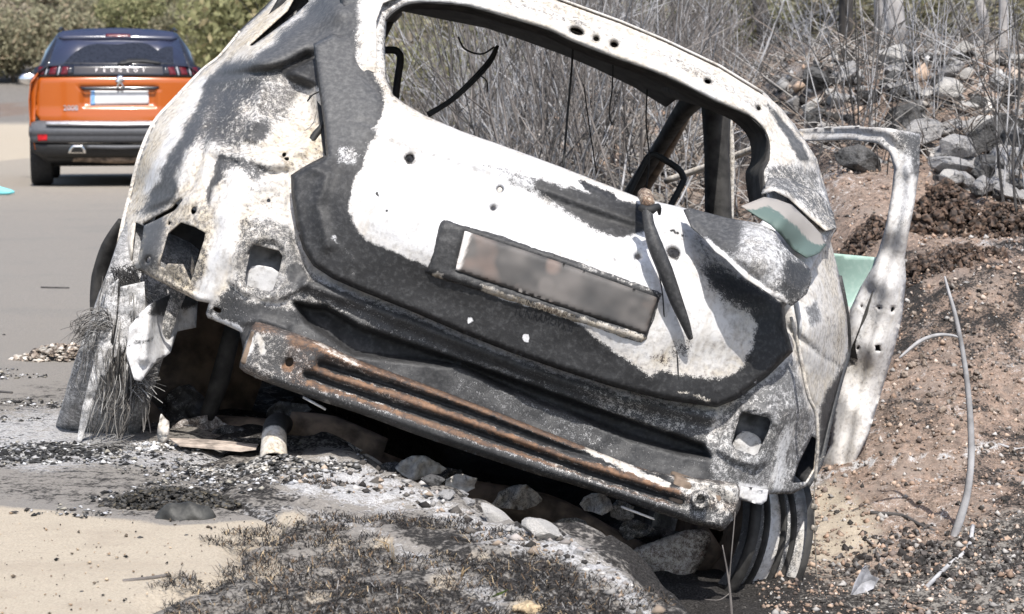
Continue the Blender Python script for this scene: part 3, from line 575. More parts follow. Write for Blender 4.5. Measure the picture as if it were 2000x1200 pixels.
# pillars on the right side, seen through the window opening
wtube('door_pillar', [at(1398, 150, 1.45), at(1399, 210, 1.45), at(1400, 300, 1.45), at(1403, 440, 1.45), at(1400, 640, 1.45)], [.075, .05, .042, .046, .05], 8, 'soot', squash=.9)
wtube('pillar_flange', [at(1426, 225, 1.52), at(1430, 300, 1.52), at(1428, 440, 1.52)], [.006, .008, .008], 6, 'burnt', col=(.35, .1, .6, .3))
wtube('windscreen_pillar', [at(1385, 160, 1.75), at(1335, 215, 1.95), at(1290, 285, 2.2), at(1240, 365, 2.5), at(1215, 410, 2.62)], [.06, .040, .034, .036, .04], 6, 'soot', squash=.8)
wtube('pillar_trim', [at(1345, 218, 1.99), at(1305, 290, 2.24), at(1262, 365, 2.52)], [.014, .020, .018], 6, 'soot_brown')
wtube('roof_rail', [at(1478, 222, .75), at(1425, 196, 1.1), at(1372, 176, 1.5), at(1300, 160, 2.0)], [.035, .045, .05, .045], 8, 'soot')
wtube('left_roof_rail', [at(700, -60, .7), at(720, -40, 1.2), at(745, -10, 1.7), at(760, 20, 2.05)], [.05, .05, .05, .045], 8, 'soot')
wtube('left_windscreen_pillar', [at(760, 15, 2.0), at(700, 150, 2.4), at(640, 300, 2.75)], [.04, .035, .04], 6, 'soot')
wtube('left_door_pillar', [at(700, -20, 1.3), at(655, 150, 1.35), at(600, 400, 1.4)], [.05, .045, .05], 8, 'soot')
# seat hoops and hanging cables
hoop = wtube('seat_hoop', [at(702, 94, .95), at(720, 100, .95), at(765, 98, .95), at(778, 103, .95), at(782, 118, .95), at(776, 160, .95), at(768, 230, .95)], .010, 8, 'wire')
wtube('seat_hoop', [at(1225, 385, 1.0), at(1258, 320, 1.0), at(1268, 306, 1.0), at(1282, 304, 1.0), at(1322, 328, 1.0), at(1334, 345, 1.0), at(1332, 360, 1.0), at(1300, 420, 1.0)], .009, 8, 'wire')
for pts, r in (([(970, 92, .9), (955, 118, .9), (925, 152, .88), (880, 195, .86), (836, 222, .8)], .0055), ([(972, 90, .92), (960, 120, .9), (930, 155, .88), (885, 196, .86), (838, 226, .8)], .005), ([(895, 72, .9), (908, 96, .9), (940, 106, .9), (965, 92, .9)], .0028),
               ([(935, 146, .88), (950, 158, .88), (953, 180, .88)], .002), ([(1120, 80, .7), (1116, 140, .75), (1108, 230, .75), (1100, 330, .7)], .0032), ([(1197, 110, .7), (1196, 170, .75), (1190, 220, .75), (1196, 245, .75)], .002), ([(1264, 175, .9), (1262, 240, .9), (1268, 310, .9), (1262, 370, .9)], .0022),
               ([(1140, 165, 1.3), (1150, 240, 1.3), (1165, 340, 1.3)], .002)):
    wtube('hanging_cable', [at(*p) for p in pts], r, 6, 'wire')
# ---- curled skin on the right shoulder
FLAP = [(1335, 412), (1348, 409), (1420, 428), (1480, 438), (1510, 452), (1528, 480), (1548, 500), (1576, 520), (1586, 540), (1574, 575), (1545, 598), (1510, 580), (1455, 545), (1418, 508), (1397, 493), (1378, 470), (1350, 445)]
fp = tps([(1340, 415, .10), (1420, 440, .04), (1500, 455, .03), (1580, 530, .06), (1540, 595, -.05), (1470, 540, -.085), (1400, 490, -.06), (1350, 440, .04), (1500, 510, -.075), (1450, 480, -.06), (1560, 560, -.02)])
V, T, col, _ = panel_vf(FLAP, [], fp, 6, [('line', [(1360, 450), (1420, 500), (1500, 565)], .012, 8)], [('poly', [(1325, 405), (1420, 425), (1470, 450), (1430, 490), (1390, 480), (1350, 445)], (.74, .02, 0, .5), 16), ('poly', [(1450, 440), (1510, 450), (1540, 510), (1500, 560), (1440, 510)], (.44, .05, .1, .45), 18), ('poly', [(1535, 505), (1580, 520), (1575, 560), (1545, 590), (1520, 560)], (.72, .5, .1, .2), 9), ('line', [(1380, 475), (1418, 508), (1455, 545), (1530, 590)], (.14, 0, .2, .1), 6, 7)], (.50, .05, .15, .45), (.012, 30))
wpart('curled_skin', V, T, col=col, thick=.003, label='grey curled sheet of skin peeling off the right shoulder')
CURL = [(1447, 404), (1492, 387), (1515, 391), (1545, 402), (1585, 440), (1605, 462), (1612, 480), (1600, 495), (1590, 500), (1575, 505), (1548, 488), (1525, 460), (1505, 440), (1480, 425)]
fp = tps([(1447, 404, .06), (1492, 387, .16), (1545, 402, .26), (1605, 465, .34), (1590, 500, .18), (1540, 480, .09), (1500, 435, .05), (1530, 430, .06)])
V, T, col, _ = panel_vf(CURL, [], fp, 6, [], [('poly', [(1440, 400), (1490, 380), (1550, 395), (1620, 470), (1590, 478), (1550, 440), (1500, 402), (1450, 412)], (.8, .2, .25, .4), 8)], (.08, 0, .1, .3), (.010, 22))  # upper face grey, underside painted darker green as its shade
o = wpart('curled_strip', V, T, 'green_tint' if 'green_tint' in M else 'burnt', col=col, thick=.003, label='curled strip of metal with a green tint')
t = NT('shaded_green_metal'); R, G, B, A, _ = t.attr(); n2 = t.noise(70, 5)
t.out(t.mix(t.ss(t.math('ADD', R, t.math('MULTIPLY', t.math('SUBTRACT', n2, .5), .8)), .22, .5), (.095, .135, .12), (.30, .275, .25)), .7); o.data.materials.clear(); o.data.materials.append(t.m)
LIPS = [(1488, 380), (1512, 374), (1540, 388), (1580, 425), (1612, 452), (1632, 447), (1626, 418), (1600, 380), (1540, 350), (1500, 350)]
fp = tps([(1488, 380, .30), (1512, 374, .26), (1580, 425, .34), (1625, 450, .40), (1626, 418, .52), (1600, 380, .50), (1540, 350, .46), (1500, 350, .42), (1550, 385, .36)])
V, T, col, _ = panel_vf(LIPS, [], fp, 6, [], [('line', [(1488, 380), (1512, 374), (1540, 388), (1612, 452)], (.1, 0, .4, 0), 5, 5)], (.54, .34, .2, .5), (.010, 18))
wpart('peeled_lip', V, T, col=col, thick=.003)
# ---- number plate in its frame (the characters are blurred in the photograph: only a smear of burnt paint)
PF = lambda d: (lambda Q: TG_F(Q) - d)
FR_OUT = smooth_line([(864, 430), (880, 430), (1080, 494), (1282, 566), (1292, 580), (1285, 605), (1268, 655), (1258, 668), (1240, 668), (1050, 605), (850, 540), (836, 525), (838, 510), (856, 440)], 3, True)
PL = [(908, 452), (1090, 512), (1284, 582), (1262, 652), (1080, 592), (890, 527)]
V, T, col, _ = panel_vf(FR_OUT, [], PF(.020), 6, [('step', [(905, 448), (1287, 578), (1264, 656), (880, 530)], .006, 3)], [('line', [(850, 535), (1050, 600), (1255, 662)], (.30, .34, .9, .2), 4, 8), ('line', [(870, 540), (940, 565)], (.7, .2, .4, .3), 5, 7), ('line', [(1130, 515), (1290, 575), (1265, 655)], (.5, .3, .3, .3), 4, 5)], (.9, .1, 0, .22), (.003, 14), (.018, 5))
frame = wpart('plate_frame', V, T, col=col, thick=.002, label='charred black number plate frame')
V, T, col, P2 = panel_vf(PL, [], PF(.024), 6, [], [], (0, 0, 0, 0), (.0015, 20), (.004, 3))
q = np.zeros((len(P2), 4)); q[:, 0] = .5 + .8*fbm(np.c_[P2/34, np.full(len(P2), 8.)], 2); q[:, 1] = .5 + .9*fbm(np.c_[P2/40, np.full(len(P2), 2.)], 2)
layer(q, 9 - seg_dist(P2, [(912, 450), (890, 522)]), 3, (0, 0, 1, 0)); layer(q, 12 - np.hypot(P2[:, 0]-1066, P2[:, 1]-557), 10, (-.2, .5, 0, 0))
t = NT('burnt_number_plate'); R, G, B, A, _ = t.attr(); c = t.mix(t.ss(R, .0, 1.), (.15, .136, .127), (.055, .053, .052)); c = t.mix(t.ss(G, .6, 1., 0, .45), c, (.28, .20, .165)); M['plate'] = t.out(t.mix(B, c, (.75, .7, .66)), .7)
wpart('number_plate', V, T, 'plate', frame, q, thick=.0015, label='scorched number plate with paint burned off')
def decal_text(s, size, p0, p1, lift, mat, parent, name='lettering', spacing=1.):
    me = text_me(s, size, .0008, name, spacing); a = at(*p0, float(TG_F(np.array([p0]))[0]) - lift); b = at(*p1, float(TG_F(np.array([p1]))[0]) - lift)
    ex = (b-a)/np.linalg.norm(b-a); ey = np.array([0, 0, 1.]); ey -= ex*(ey@ex); ey /= np.linalg.norm(ey); ez = np.cross(ex, ey)
    V = np.array([v.co[:] for v in me.vertices]); V = (a+b)/2 + V[:, :1]*ex + V[:, 1:2]*ey + V[:, 2:3]*ez - BASE
    me.vertices.foreach_set('co', V.astype(np.float32).ravel()); me.update(); return link(name, me, mat, parent)
decal_text('TUN.RAMOVS.SI', 0.020, (985, 578), (1145, 629), .0225, plain('scorched_letters', (.10, .085, .065), .8), frame)
# ---- rear wiper: pivot and bent arm
wpv = wtube('wiper_pivot', [at(1258, 380, .10), at(1262, 385, .05), at(1266, 398, .0)], [.016, .018, .016], 10, 'burnt', None, (.36, .6, .9, .2))
V, F = lathe_vf([(0, .0), (0, .010), (.02, .012), (.02, .007), (.012, .007), (.012, 0)], 14, 1); c0 = at(1257, 389, .045)
wpart('pivot_cap', -V*np.array([1, 1, 1]) + c0, F, 'burnt', wpv, (.2, .5, .6, 0))
arm = wtube('wiper_arm', [at(1264, 410, -.02), at(1268, 440, -.035), at(1280, 480, -.05), at(1300, 530, -.055), at(1322, 590, -.05), at(1338, 630, -.045), at(1349, 662, -.035)], [.013, .014, .019, .019, .016, .012, .006], 9, 'burnt', None, (.74, .12, .1, .25), squash=.95, label='bent charred rear wiper arm')
wtube('wiper_hinge', [at(1250, 405, -.01), at(1268, 412, -.025), at(1285, 404, -.01), at(1288, 420, .0)], [.008, .012, .008, .003], 6, 'wire', arm, k=3)
wtube('wiper_wire', [at(1266, 450, -.03), at(1292, 560, -.03), at(1300, 640, -.01), at(1322, 690, -.005), at(1325, 780, -.0)], .0016, 5, 'wire', arm)
# ---- bumper beam: pressed steel with two long grooves
BEAM = smooth_line([(486, 648), (496, 634), (512, 631), (620, 666), (700, 703), (830, 751), (960, 801), (1100, 856), (1250, 914), (1330, 930), (1425, 942), (1444, 952), (1447, 985), (1436, 1010), (1412, 1036), (1395, 1034), (1350, 1023), (1150, 957), (1050, 928), (900, 879), (800, 845), (700, 808), (587, 771), (478, 728), (471, 700)], 3, True)
fp = tps([(480, 680, -.03), (560, 690, -.05), (950, 830, -.065), (1300, 950, -.055), (1440, 990, -.03), (800, 740, -.055), (800, 820, -.06), (700, 780, -.055), (1200, 960, -.06), (1200, 895, -.055)])
G1 = [(628, 712), (760, 752), (900, 800), (1100, 876), (1275, 930), (1345, 950)]; G2 = [(600, 733), (725, 776), (900, 834), (1150, 924), (1330, 981)]
V, T, col, P2 = panel_vf(BEAM, [circ(565, 708, 8, 9)], fp, 5.5, [('line', G1, .030, 9), ('line', G2, .028, 8), ('line', [(640, 690), (800, 745), (1000, 820), (1250, 915)], -.006, 6), ('line', [(560, 712), (566, 716)], .008, 16), ('step', circ(1367, 975, 20), -.006, 4), ('line', [(1385, 960), (1420, 985)], .01, 10)],
    [('line', [(500, 640), (620, 680), (800, 745), (1000, 825), (1250, 920)], (.42, .8, .25, .15), 8, 9), ('line', [(620, 722), (760, 765), (900, 816), (1100, 896), (1330, 962)], (.30, .95, .1, 0), 5, 7), ('line', [(600, 748), (725, 790), (900, 850), (1150, 938), (1300, 985)], (.38, .85, .1, .1), 6, 6),
     ('line', G1, (.95, .1, 0, 0), 4, 6), ('line', G2, (.95, .1, 0, 0), 4, 5), ('poly', [(470, 650), (560, 650), (560, 740), (465, 715)], (.58, .5, .4, .4), 14), ('line', [(505, 660), (515, 690)], (.1, 0, .5, 0), 4, 5), ('line', [(475, 690), (490, 665)], (.1, 0, .3, 0), 4, 5),
     ('line', [(620, 670), (700, 715)], (.15, .4, .6, 0), 6, 5), ('line', [(1150, 880), (1250, 925), (1300, 945)], (.1, .1, .6, 0), 5, 6), ('line', [(540, 748), (700, 798), (900, 868), (1150, 946), (1350, 1012)], (.68, .1, .05, .40), 6, 9), ('dot', (565, 720), (.2, .8, .5, 0), 6, 9),
     ('line', [(1340, 950), (1430, 965)], (.42, .2, .3, .3), 8, 14), ('dot', (1407, 990), (.2, 0, .1, 0), 5, 6), ('line', [(1340, 1000), (1420, 1015)], (.55, 0, 0, .6), 8, 10), ('dot', (635, 790), (.05, 0, .1, 0), 4, 8)], (.52, .60, .3, .3), (.004, 40), (.05, 6))
beam = wpart('bumper_beam', V, T, col=col, thick=.004, off=-1, label='rusted steel bumper beam with two long pressed grooves')
c0 = at(1367, 975, -.055)
V, F = lathe_vf([(-.004, 0), (-.004, .011), (.014, .012), (.014, .020), (.0, .022), (-.012, .022)], 20, 1); wpart('bolt', V*np.array([1, -1, 1]) + c0 + np.array([0, -.004, 0]), F, 'burnt', beam, (.5, .4, .3, .3))
for k, (px, py, w) in enumerate(((614, 786, 22), (1245, 1000, 32))):
    a, b = at(px-w, py-10, -.02), at(px+w, py+14, -.02); V, F = tube_vf([a, b], .012, 4, True, .25, (0, 1, 0)); wpart('beam_tab', V, F, 'burnt', beam, (.05, 0, .15, 0))
# brackets between beam and body
for px, py in ((530, 690), (1350, 970)):
    V, F = box_vf(at(px, py, .02), (.12, .10, .08)); wpart('beam_bracket', V, F, 'soot_brown', bevel=.006)
V, T, col, _ = panel_vf([(1447, 950), (1500, 957), (1497, 978), (1486, 986), (1476, 984), (1443, 972)], [circ(1484, 963, 4)], lambda Q: np.full(len(Q), -.0), 5, base=(.03, 0, 0, 0)); wpart('bracket_tab', V, T, col=col, thick=.003)
# pale tabs inside the square lamp seats, corner bracket in the left lamp opening
for pts, f in (([(492, 520), (545, 532), (530, 585), (475, 570)], .12), ([(1450, 842), (1485, 858), (1478, 895), (1428, 880)], .12)):
    V, T, col, _ = panel_vf(smooth_line(pts, 3, True), [], (lambda f: lambda Q: f + .0006*(560-Q[:, 1]) % .05)(f) if False else (lambda f: (lambda Q: np.full(len(Q), f)))(f), 6, base=(.2, 0, .05, .1), noise=(.006, 30)); wpart('lamp_seat_tab', V, T, col=col, thick=.004)
    mid = np.mean(pts, 0); V, F = box_vf(at(mid[0], mid[1]-30, f+.06), (.13, .01, .16)); wpart('lamp_pocket', V, F, 'bare')
V, T, col, _ = panel_vf([(327, 516), (357, 516), (372, 552), (330, 540), (318, 530)], [], lambda Q: np.full(len(Q), .26), 5, base=(.35, .2, .9, .2)); wpart('bracket_plate', V, T, col=col, thick=.003)
V, T, col, _ = panel_vf([(375, 500), (380, 515), (378, 550), (372, 530)], [], lambda Q: np.full(len(Q), .24), 4, base=(.35, .2, .9, .2)); wpart('bracket_tongue', V, T, col=col, thick=.003)
# dark inner panels behind the lamp openings
V, F = box_vf(at(352, 492, .52), (.17, .02, .22)); wpart('inner_panel', V, F, 'soot')
V, F = box_vf(at(1500, 850, .62), (.26, .02, .30)); wpart('inner_panel', V, F, 'soot')
V, F = box_vf((-.06, .42, .12), (1.05, .02, .40)); wpart('boot_back_panel', V, F, 'soot')
# gas strut, wiring and cable clip at the left of the tailgate
wtube('tailgate_strut', [at(652, 190, .30), at(632, 240, .26), at(618, 262, .25), at(606, 280, .24), at(597, 292, .24)], [.004, .006, .010, .011, .006], 8, 'wire')
for k in range(7): wtube('loose_wire', [at(597, 292, .24), at(592+random.uniform(-8, 12), 305, .22), at(596+random.uniform(-14, 20), 318+random.uniform(-4, 6), .22)], .0013, 4, 'wire', k=3)
for k in range(4): wtube('loose_wire', [at(622, 180, .28), at(610, 186, .24), at(602+random.uniform(-5, 6), 188+random.uniform(-4, 14), .24)], .002, 4, 'wire', k=3)
wtube('weather_seal', [at(622, 160, .36), at(628, 215, .30), at(634, 260, .25), at(641, 305, .2)], .010, 6, 'wire')
wtube('hanging_strap', [at(1545, 620, .08), at(1562, 690, .10), at(1578, 770, .10), at(1594, 810, .12), at(1597, 870, .13), at(1592, 940, .15)], [.004, .005, .005, .005, .004, .004], 6, 'burnt', None, (.35, .1, .7, .3))
wtube('hanging_cable', [at(1592, 940, .15), at(1590, 980, .15), at(1592, 1050, .15), at(1596, 1130, .15), at(1606, 1175, .15)], .0016, 5, 'cord')
for py in (990, 1032): V, F = box_vf(at(1590, py, .15), (.016, .012, .014)); wpart('cable_clip', V, F, 'cord', bevel=.003)
wtube('seat_belt_bar', [at(1552, 562, .10), at(1556, 600, .10), at(1562, 640, .10), at(1556, 668, .12)], [.004, .016, .014, .004], 6, 'burnt', None, (.02, 0, 0, 0), squash=.4)
# side window of the left rear door: cream frame rail with a sooty sheet standing in for the shaded gap
V, T, col, _ = panel_vf([(545, -6), (582, -30), (612, -30), (603, 8), (560, 48), (498, 92), (482, 96), (500, 70)], [], lambda Q: np.full(len(Q), .98), 8, base=(.9, .05, .1, .1)); wpart('window_gap_backing', V, T, col=col, thick=.003)
wtube('door_rail', [at(425, 118, 1.05), at(470, 68, 1.15), at(510, 30, 1.25), at(560, -20, 1.35), at(620, -80, 1.5)], [.008, .012, .012, .012, .012], 6, 'soot')
wtube('window_rail', [at(480, 95, .94), at(530, 66, .95), at(575, 32, .97), at(600, 8, 1.0)], [.006, .010, .010, .007], 6, 'burnt', None, (.6, .05, .3, .7))
# ---- wheels
def wheel(name, c, lean, tyre, col, label):
    e = link(name, None, parent=wreck, label=label, loc=Vector(np.array(c) - BASE)); e.rotation_euler = lean
    prof = [(.09, .165), (.088, .205), (.080, .212), (.072, .20), (.05, .178), (0, .170), (-.05, .178), (-.072, .20), (-.080, .212), (-.088, .205), (-.09, .17)]
    V, F = lathe_vf(prof, 56, 0); cc = np.tile(np.array(col, float), (len(V), 1)); ii = np.arange(len(V)) % len(prof); cc[:, 0] += np.array([.3, .5, .5, -.2, .3, -.25, .45, -.2, .5, .5, .3])[ii]; me = mesh('rim', V, F, True, np.clip(cc, 0, 1)); link('rim', me, M['burnt'], e)
    V, F = lathe_vf([(.03, .03), (.035, .09), (.01, .13), (.0, .17), (-.02, .17), (-.03, .12), (-.03, .03)], 40, 0); link('disc', mesh('disc', V, F), M['soot_brown'], e)
    if tyre:
        V, F = lathe_vf([(-.085, .21), (-.10, .25), (-.098, .278), (-.07, .288), (0, .291), (.07, .288), (.098, .278), (.10, .25), (.085, .21)], 80, 0)
        n = fbm(V*14, 3); V[:, 1:] *= (1 + .025*n)[:, None]; V[:, 0] += .008*fbm(V*9+4, 2)
        link('tyre', mesh('tyre', V, F, True, np.tile((.50, .05, .2, .75), (len(V), 1))), M['burnt'], e)
    else:
        for h_ in (-.028, .022, .05): V, F = lathe_vf([(h_-.004, .176), (h_-.003, .190), (h_+.003, .190), (h_+.004, .176)], 64, 0); link('bead_ring', mesh('bead_ring', V, F), M['soot'], e)
        V, F = lathe_vf([(.065, .216), (.075, .222), (.07, .228), (.055, .222)], 64, 0); link('bead_ring', mesh('bead_ring', V, F), M['soot'], e)
        V, F = lathe_vf([(-.095, .20), (-.11, .225), (-.09, .235), (-.085, .215)], 64, 0); link('bead_ring', mesh('bead_ring', V, F), M['soot'], e)
    return e
wl = wheel('rear_wheel', at(252, 650, .58), (0, 0, R_(4)), True, (.45, .1, .3, .4), 'burnt left rear wheel with its tyre down to the steel cords')
wr = wheel('rear_wheel', at(1416, 1048, .52), (0, 0, R_(24)), False, (.36, .02, .1, 1.), 'bare right rear rim sunk into the ditch'); wr.scale = (1.1, 1.14, 1.14)
for sg in (-1, 1): wheel('front_wheel', (-.05 + sg*.68, 3.1, -.06), (0, 0, 0), False, (.5, .2, .2, .3), None)
# ---- axle, arms, exhaust, tank
wtube('rear_axle', [at(300, 850, .75), at(420, 850, .62), at(600, 870, .58), at(850, 960, .58), at(1060, 1000, .58), at(1180, 1060, .55), at(1270, 1105, .52), at(1330, 1100, .5), at(1400, 1060, .5)], [.05, .052, .05, .05, .048, .045, .05, .055, .05], 10, 'soot_brown', label='brown scorched rear axle beam')
V, T, col, _ = panel_vf([(1230, 1080), (1300, 1055), (1340, 1040), (1385, 1040), (1370, 1090), (1335, 1140), (1290, 1130)], [], lambda Q: np.full(len(Q), .40), 8, base=(.34, .45, .7, .4), noise=(.006, 40), edge=(.02, 8)); wpart('spring_seat', V, T, col=col, thick=.01)
wtube('damper', [at(455, 640, .5), at(430, 740, .5), at(405, 815, .52)], [.022, .026, .02], 10, 'soot')
wtube('trailing_arm', [at(410, 850, .55), at(330, 860, .62), at(270, 800, .6)], [.05, .05, .04], 8, 'soot_brown')
V, F = box_vf((-.2, 1.35, -.06), (.80, .5, .20)); wpart('fuel_tank', V, F, 'soot_brown', bevel=.05)
V, F = box_vf((.08, .85, -.0), (.62, .62, .12)); wpart('spare_wheel_well', V, F, 'soot_brown', bevel=.06)
V, F = box_vf(at(390, 720, .9), (.34, .02, .6)); wpart('wheel_house', V, F, 'soot_brown')
wtube('silencer', [at(560, 842, .42), at(640, 862, .42), at(740, 900, .42)], [.05, .066, .06], 14, 'soot_brown')
P = smooth_line([at(552, 830, .40), at(543, 828, .28), at(537, 836, .17), at(535, 862, .085), at(534, 902, .03)], 5)
V1, F1 = tube_vf(P, np.r_[np.linspace(.026, .03, len(P)-4), .031, .032, .032, .0325], 20, False, 1., (1, 0, 0)); V2, F2 = tube_vf(P, .0275, 20, False, 1., (1, 0, 0))
k = len(P)*20; rim = [(k-20+i, k-20+(i+1) % 20, 2*k-20+(i+1) % 20, 2*k-20+i) for i in range(20)]
tt = np.repeat(np.linspace(0, 1, len(P)), 20); pc = np.stack([np.where(tt > .70, .20, .85), tt*0+.05, np.where(tt > .70, .75, 0), tt*0+.3], -1)
wpart('exhaust_pipe', np.concatenate([V1, V2]), F1 + [tuple(i+k for i in f[::-1]) for f in F2] + rim, col=np.concatenate([pc, pc*0+np.array([1, 0, 0, 0])]), label='exhaust tail pipe burned to pale ash at its end')
# crumpled pale liner sheet in the left wheel arch
LIN = [(300, 590), (340, 572), (385, 585), (382, 640), (345, 648), (332, 690), (300, 712), (275, 745), (262, 742), (246, 690), (252, 640), (275, 610)]
fp = tps([(300, 600, .26), (380, 590, .42), (375, 640, .42), (300, 700, .20), (260, 740, .14), (250, 660, .16), (320, 650, .32), (290, 650, .18)])
V, T, col, _ = panel_vf(LIN, [], fp, 6, [('line', [(300, 590), (285, 650), (280, 700)], -.03, 8), ('line', [(345, 590), (330, 690)], -.02, 7)], [('poly', [(290, 570), (390, 560), (385, 600), (330, 610), (290, 620)], (.75, 0, 0, .2), 10), ('line', [(250, 680), (300, 660)], (.6, 0, 0, .4), 5, 3)], (.20, 0, .10, .3), (.03, 40))
wpart('arch_liner', V, T, col=col, thick=.002, label='crumpled pale arch liner sheet')
STR = [[(262, 640), (280, 650), (272, 720), (258, 760), (240, 790), (236, 760), (250, 700)], [(206, 640), (222, 632), (220, 700), (206, 740), (196, 730)], [(212, 560), (232, 545), (226, 640), (205, 700), (180, 800), (160, 862), (150, 868), (160, 800), (185, 700), (200, 630)], [(236, 560), (282, 550), (285, 600), (262, 640), (240, 690), (222, 700), (228, 630)]]
for i, s in enumerate(STR):
    fpp = (lambda Q: .243 + .0003*np.abs(Q[:, 1]-700)*.4)
    V, T, col, _ = panel_vf(s, [], fpp, 6, [], [], (.43, .04, .2, .7), (.014, 20)); wpart('tyre_strip', V, T, 'burnt', wl and wreck, col, thick=.003)
# crumpled scraps hanging and lying under the floor
for k, (px, py, w, hh, f, c) in enumerate(((700, 905, 46, 20, .30, (.3, .1, .3, .4)), (765, 918, 36, 16, .36, (.5, .1, .2, .4)), (1165, 985, 34, 22, .22, (.42, 0, .1, .6)), (1215, 1000, 26, 20, .25, (.5, 0, .1, .6)), (395, 842, 60, 30, .50, (.45, .5, .3, .3)), (455, 855, 50, 22, .46, (.6, .3, .2, .3)), (318, 840, 12, 30, .22, (.15, .05, .6, .2)), (1110, 1030, 40, 18, .40, (.5, .2, .4, .4)), (860, 930, 50, 18, .5, (.6, .2, .3, .3)), (640, 880, 60, 24, .34, (.45, .4, .5, .3)), (820, 915, 44, 22, .2, (.2, .1, .4, .4)), (900, 945, 34, 18, .12, (.15, .1, .4, .4)), (1010, 975, 60, 26, .34, (.4, .3, .5, .4)), (560, 800, 44, 18, .6, (.6, .2, .2, .5)), (360, 800, 40, 50, .62, (.66, .2, .2, .4)), (1290, 1060, 50, 30, .6, (.6, .2, .2, .5)), (1240, 1035, 40, 20, .5, (.5, .3, .4, .4)))):
    rr = np.random.default_rng(k); q = [(px + w*(.7+.5*rr.random())*math.cos(a), py + hh*(.7+.5*rr.random())*math.sin(a)) for a in np.linspace(0, 2*math.pi, 11)[:-1]]
    V, T, col, _ = panel_vf(q, [], (lambda f: (lambda Q: np.full(len(Q), f)))(f), 6, [], [], c, (.07, 18)); wpart('scorched_scrap', V, T, col=col, thick=.003)
# bare steel cords of the burnt tyre
mb = MB(); r = np.random.default_rng(3)
CC = [(.05, .048, .047), (.03, .03, .03), (.17, .16, .15), (.25, .24, .225), (.36, .35, .335), (.12, .11, .10)]
def cord(P, rad=.0007, dark=0):
    rad *= .72
    P = smooth_line(P, 4); V, F = tube_vf(P, np.full(len(P), rad), 3, False); mb.add(V - BASE, F, (*CC[int(r.integers(0, 2 if dark else 6))], 1))
for g_ in range(26):                      # clumped, kinked bundles of mixed thickness
    t = (g_ + r.random())/26; top = 545 + 110*r.random()*(g_ % 3 > 0); bot = r.uniform(735, 800) if g_ % 4 == 0 else r.uniform(840, 872); n_ = 7; ks = np.linspace(0, 1, n_)
    cx = 208 + 60*t - 26*ks**1.5*(1 - 1.1*t) + np.cumsum(r.normal(0, 5.5, n_)) + 10*np.sin(ks*r.uniform(2, 6) + r.uniform(0, 6)); cy = top + (bot-top)*ks; cf = .285 - .075*ks + r.normal(0, .012, n_); th = r.choice([.0006, .0009, .0016], p=[.5, .35, .15])
    for m_ in range(int(r.integers(3, 11))):
        k_ = int(r.integers(5, n_+1)); ox = r.normal(0, 3.2); cord([at(cx[q] + ox + r.normal(0, 2.2) + (ks[q]**3)*r.normal(0, 9), cy[q] + r.normal(0, 3), cf[q] + r.normal(0, .006)) for q in range(k_)], th*1.3)
for k in range(46):
    s = (262 + r.normal(0, 6), 745 + r.normal(0, 16)); a = r.uniform(-.9, .75); l = r.uniform(25, 62)
    cord([at(*s, .24), at(s[0]+l*.5*math.cos(a), s[1]+l*.5*math.sin(a)-6, .22), at(s[0]+l*math.cos(a), s[1]+l*math.sin(a), .21)], .0011)
for k in range(60):
    s = (215 + r.normal(0, 8), 640+r.normal(0, 14)); cord([at(*s, .25), at(s[0]-18+r.normal(0, 6), s[1]-14+r.normal(0, 6), .22), at(s[0]-45+r.normal(0, 10), s[1]-6+r.normal(0, 8), .22), at(s[0]-62+r.normal(0, 10), s[1]+18+r.normal(0, 10), .24)], .0008)
for k in range(90):
    t = r.random(); cord([at(215+50*t, 530+r.normal(0, 6), .30), at(230+40*t+r.normal(0, 12), 545+r.normal(0, 14), .27), at(232+46*t+r.normal(0, 14), 580+r.normal(0, 14), .26)], .0013, 1)
for k in range(70):
    s = (190+70*r.random(), 868 + r.normal(0, 8)); cord([at(*s, .16), at(s[0]+r.normal(0, 26), s[1]+r.normal(4, 7), .14), at(s[0]+r.normal(0, 44), s[1]+r.normal(8, 9), .12)], .0009)
link('steel_cords', mb.me('steel_cords', True), M['attrcol'], wreck, kind='stuff')
# white clumps of ash caught on tyre and wiring
# ---- right front door, swung open
door = link('front_door', None, parent=wreck, label='open right front door burned to bare white metal', loc=Vector(at(1300, 600, 2.4) - BASE))
off = at(1300, 600, 2.4)
def dpart(name, V, F, mat, col=None, thick=0, parent=None):
    V = np.asarray(V) - off
    if col is not None and np.ndim(col) == 1: col = np.tile(col, (len(V), 1))
    o = link(name, mesh(name, V, F, True, col), M[mat], parent or door)
    if thick: md = o.modifiers.new('thickness', 'SOLIDIFY'); md.thickness = thick; md.offset = -1
    return o
DOOR = [(1560, 254), (1600, 251), (1660, 247), (1740, 251), (1797, 262), (1796, 330), (1786, 400), (1776, 450), (1767, 505), (1770, 545), (1762, 620), (1746, 685), (1722, 765), (1696, 850), (1662, 918), (1640, 922), (1600, 926), (1606, 905), (1622, 870), (1628, 800), (1640, 740), (1650, 680), (1660, 605), (1680, 562), (1704, 522), (1716, 490), (1730, 440), (1741, 380), (1746, 330), (1737, 298), (1712, 280), (1660, 273), (1600, 274), (1560, 277)]
fp = tps([(1560, 262, 1.78), (1660, 260, 1.58), (1740, 262, 1.42), (1797, 262, 1.46), (1770, 330, 1.36), (1796, 330, 1.42), (1745, 330, 1.42), (1750, 450, 1.35), (1720, 490, 1.42), (1740, 560, 1.34), (1768, 560, 1.42), (1690, 560, 1.46), (1700, 680, 1.35), (1745, 690, 1.42), (1655, 680, 1.46), (1670, 800, 1.36), (1715, 790, 1.43), (1632, 800, 1.45), (1640, 900, 1.38), (1605, 920, 1.45)])
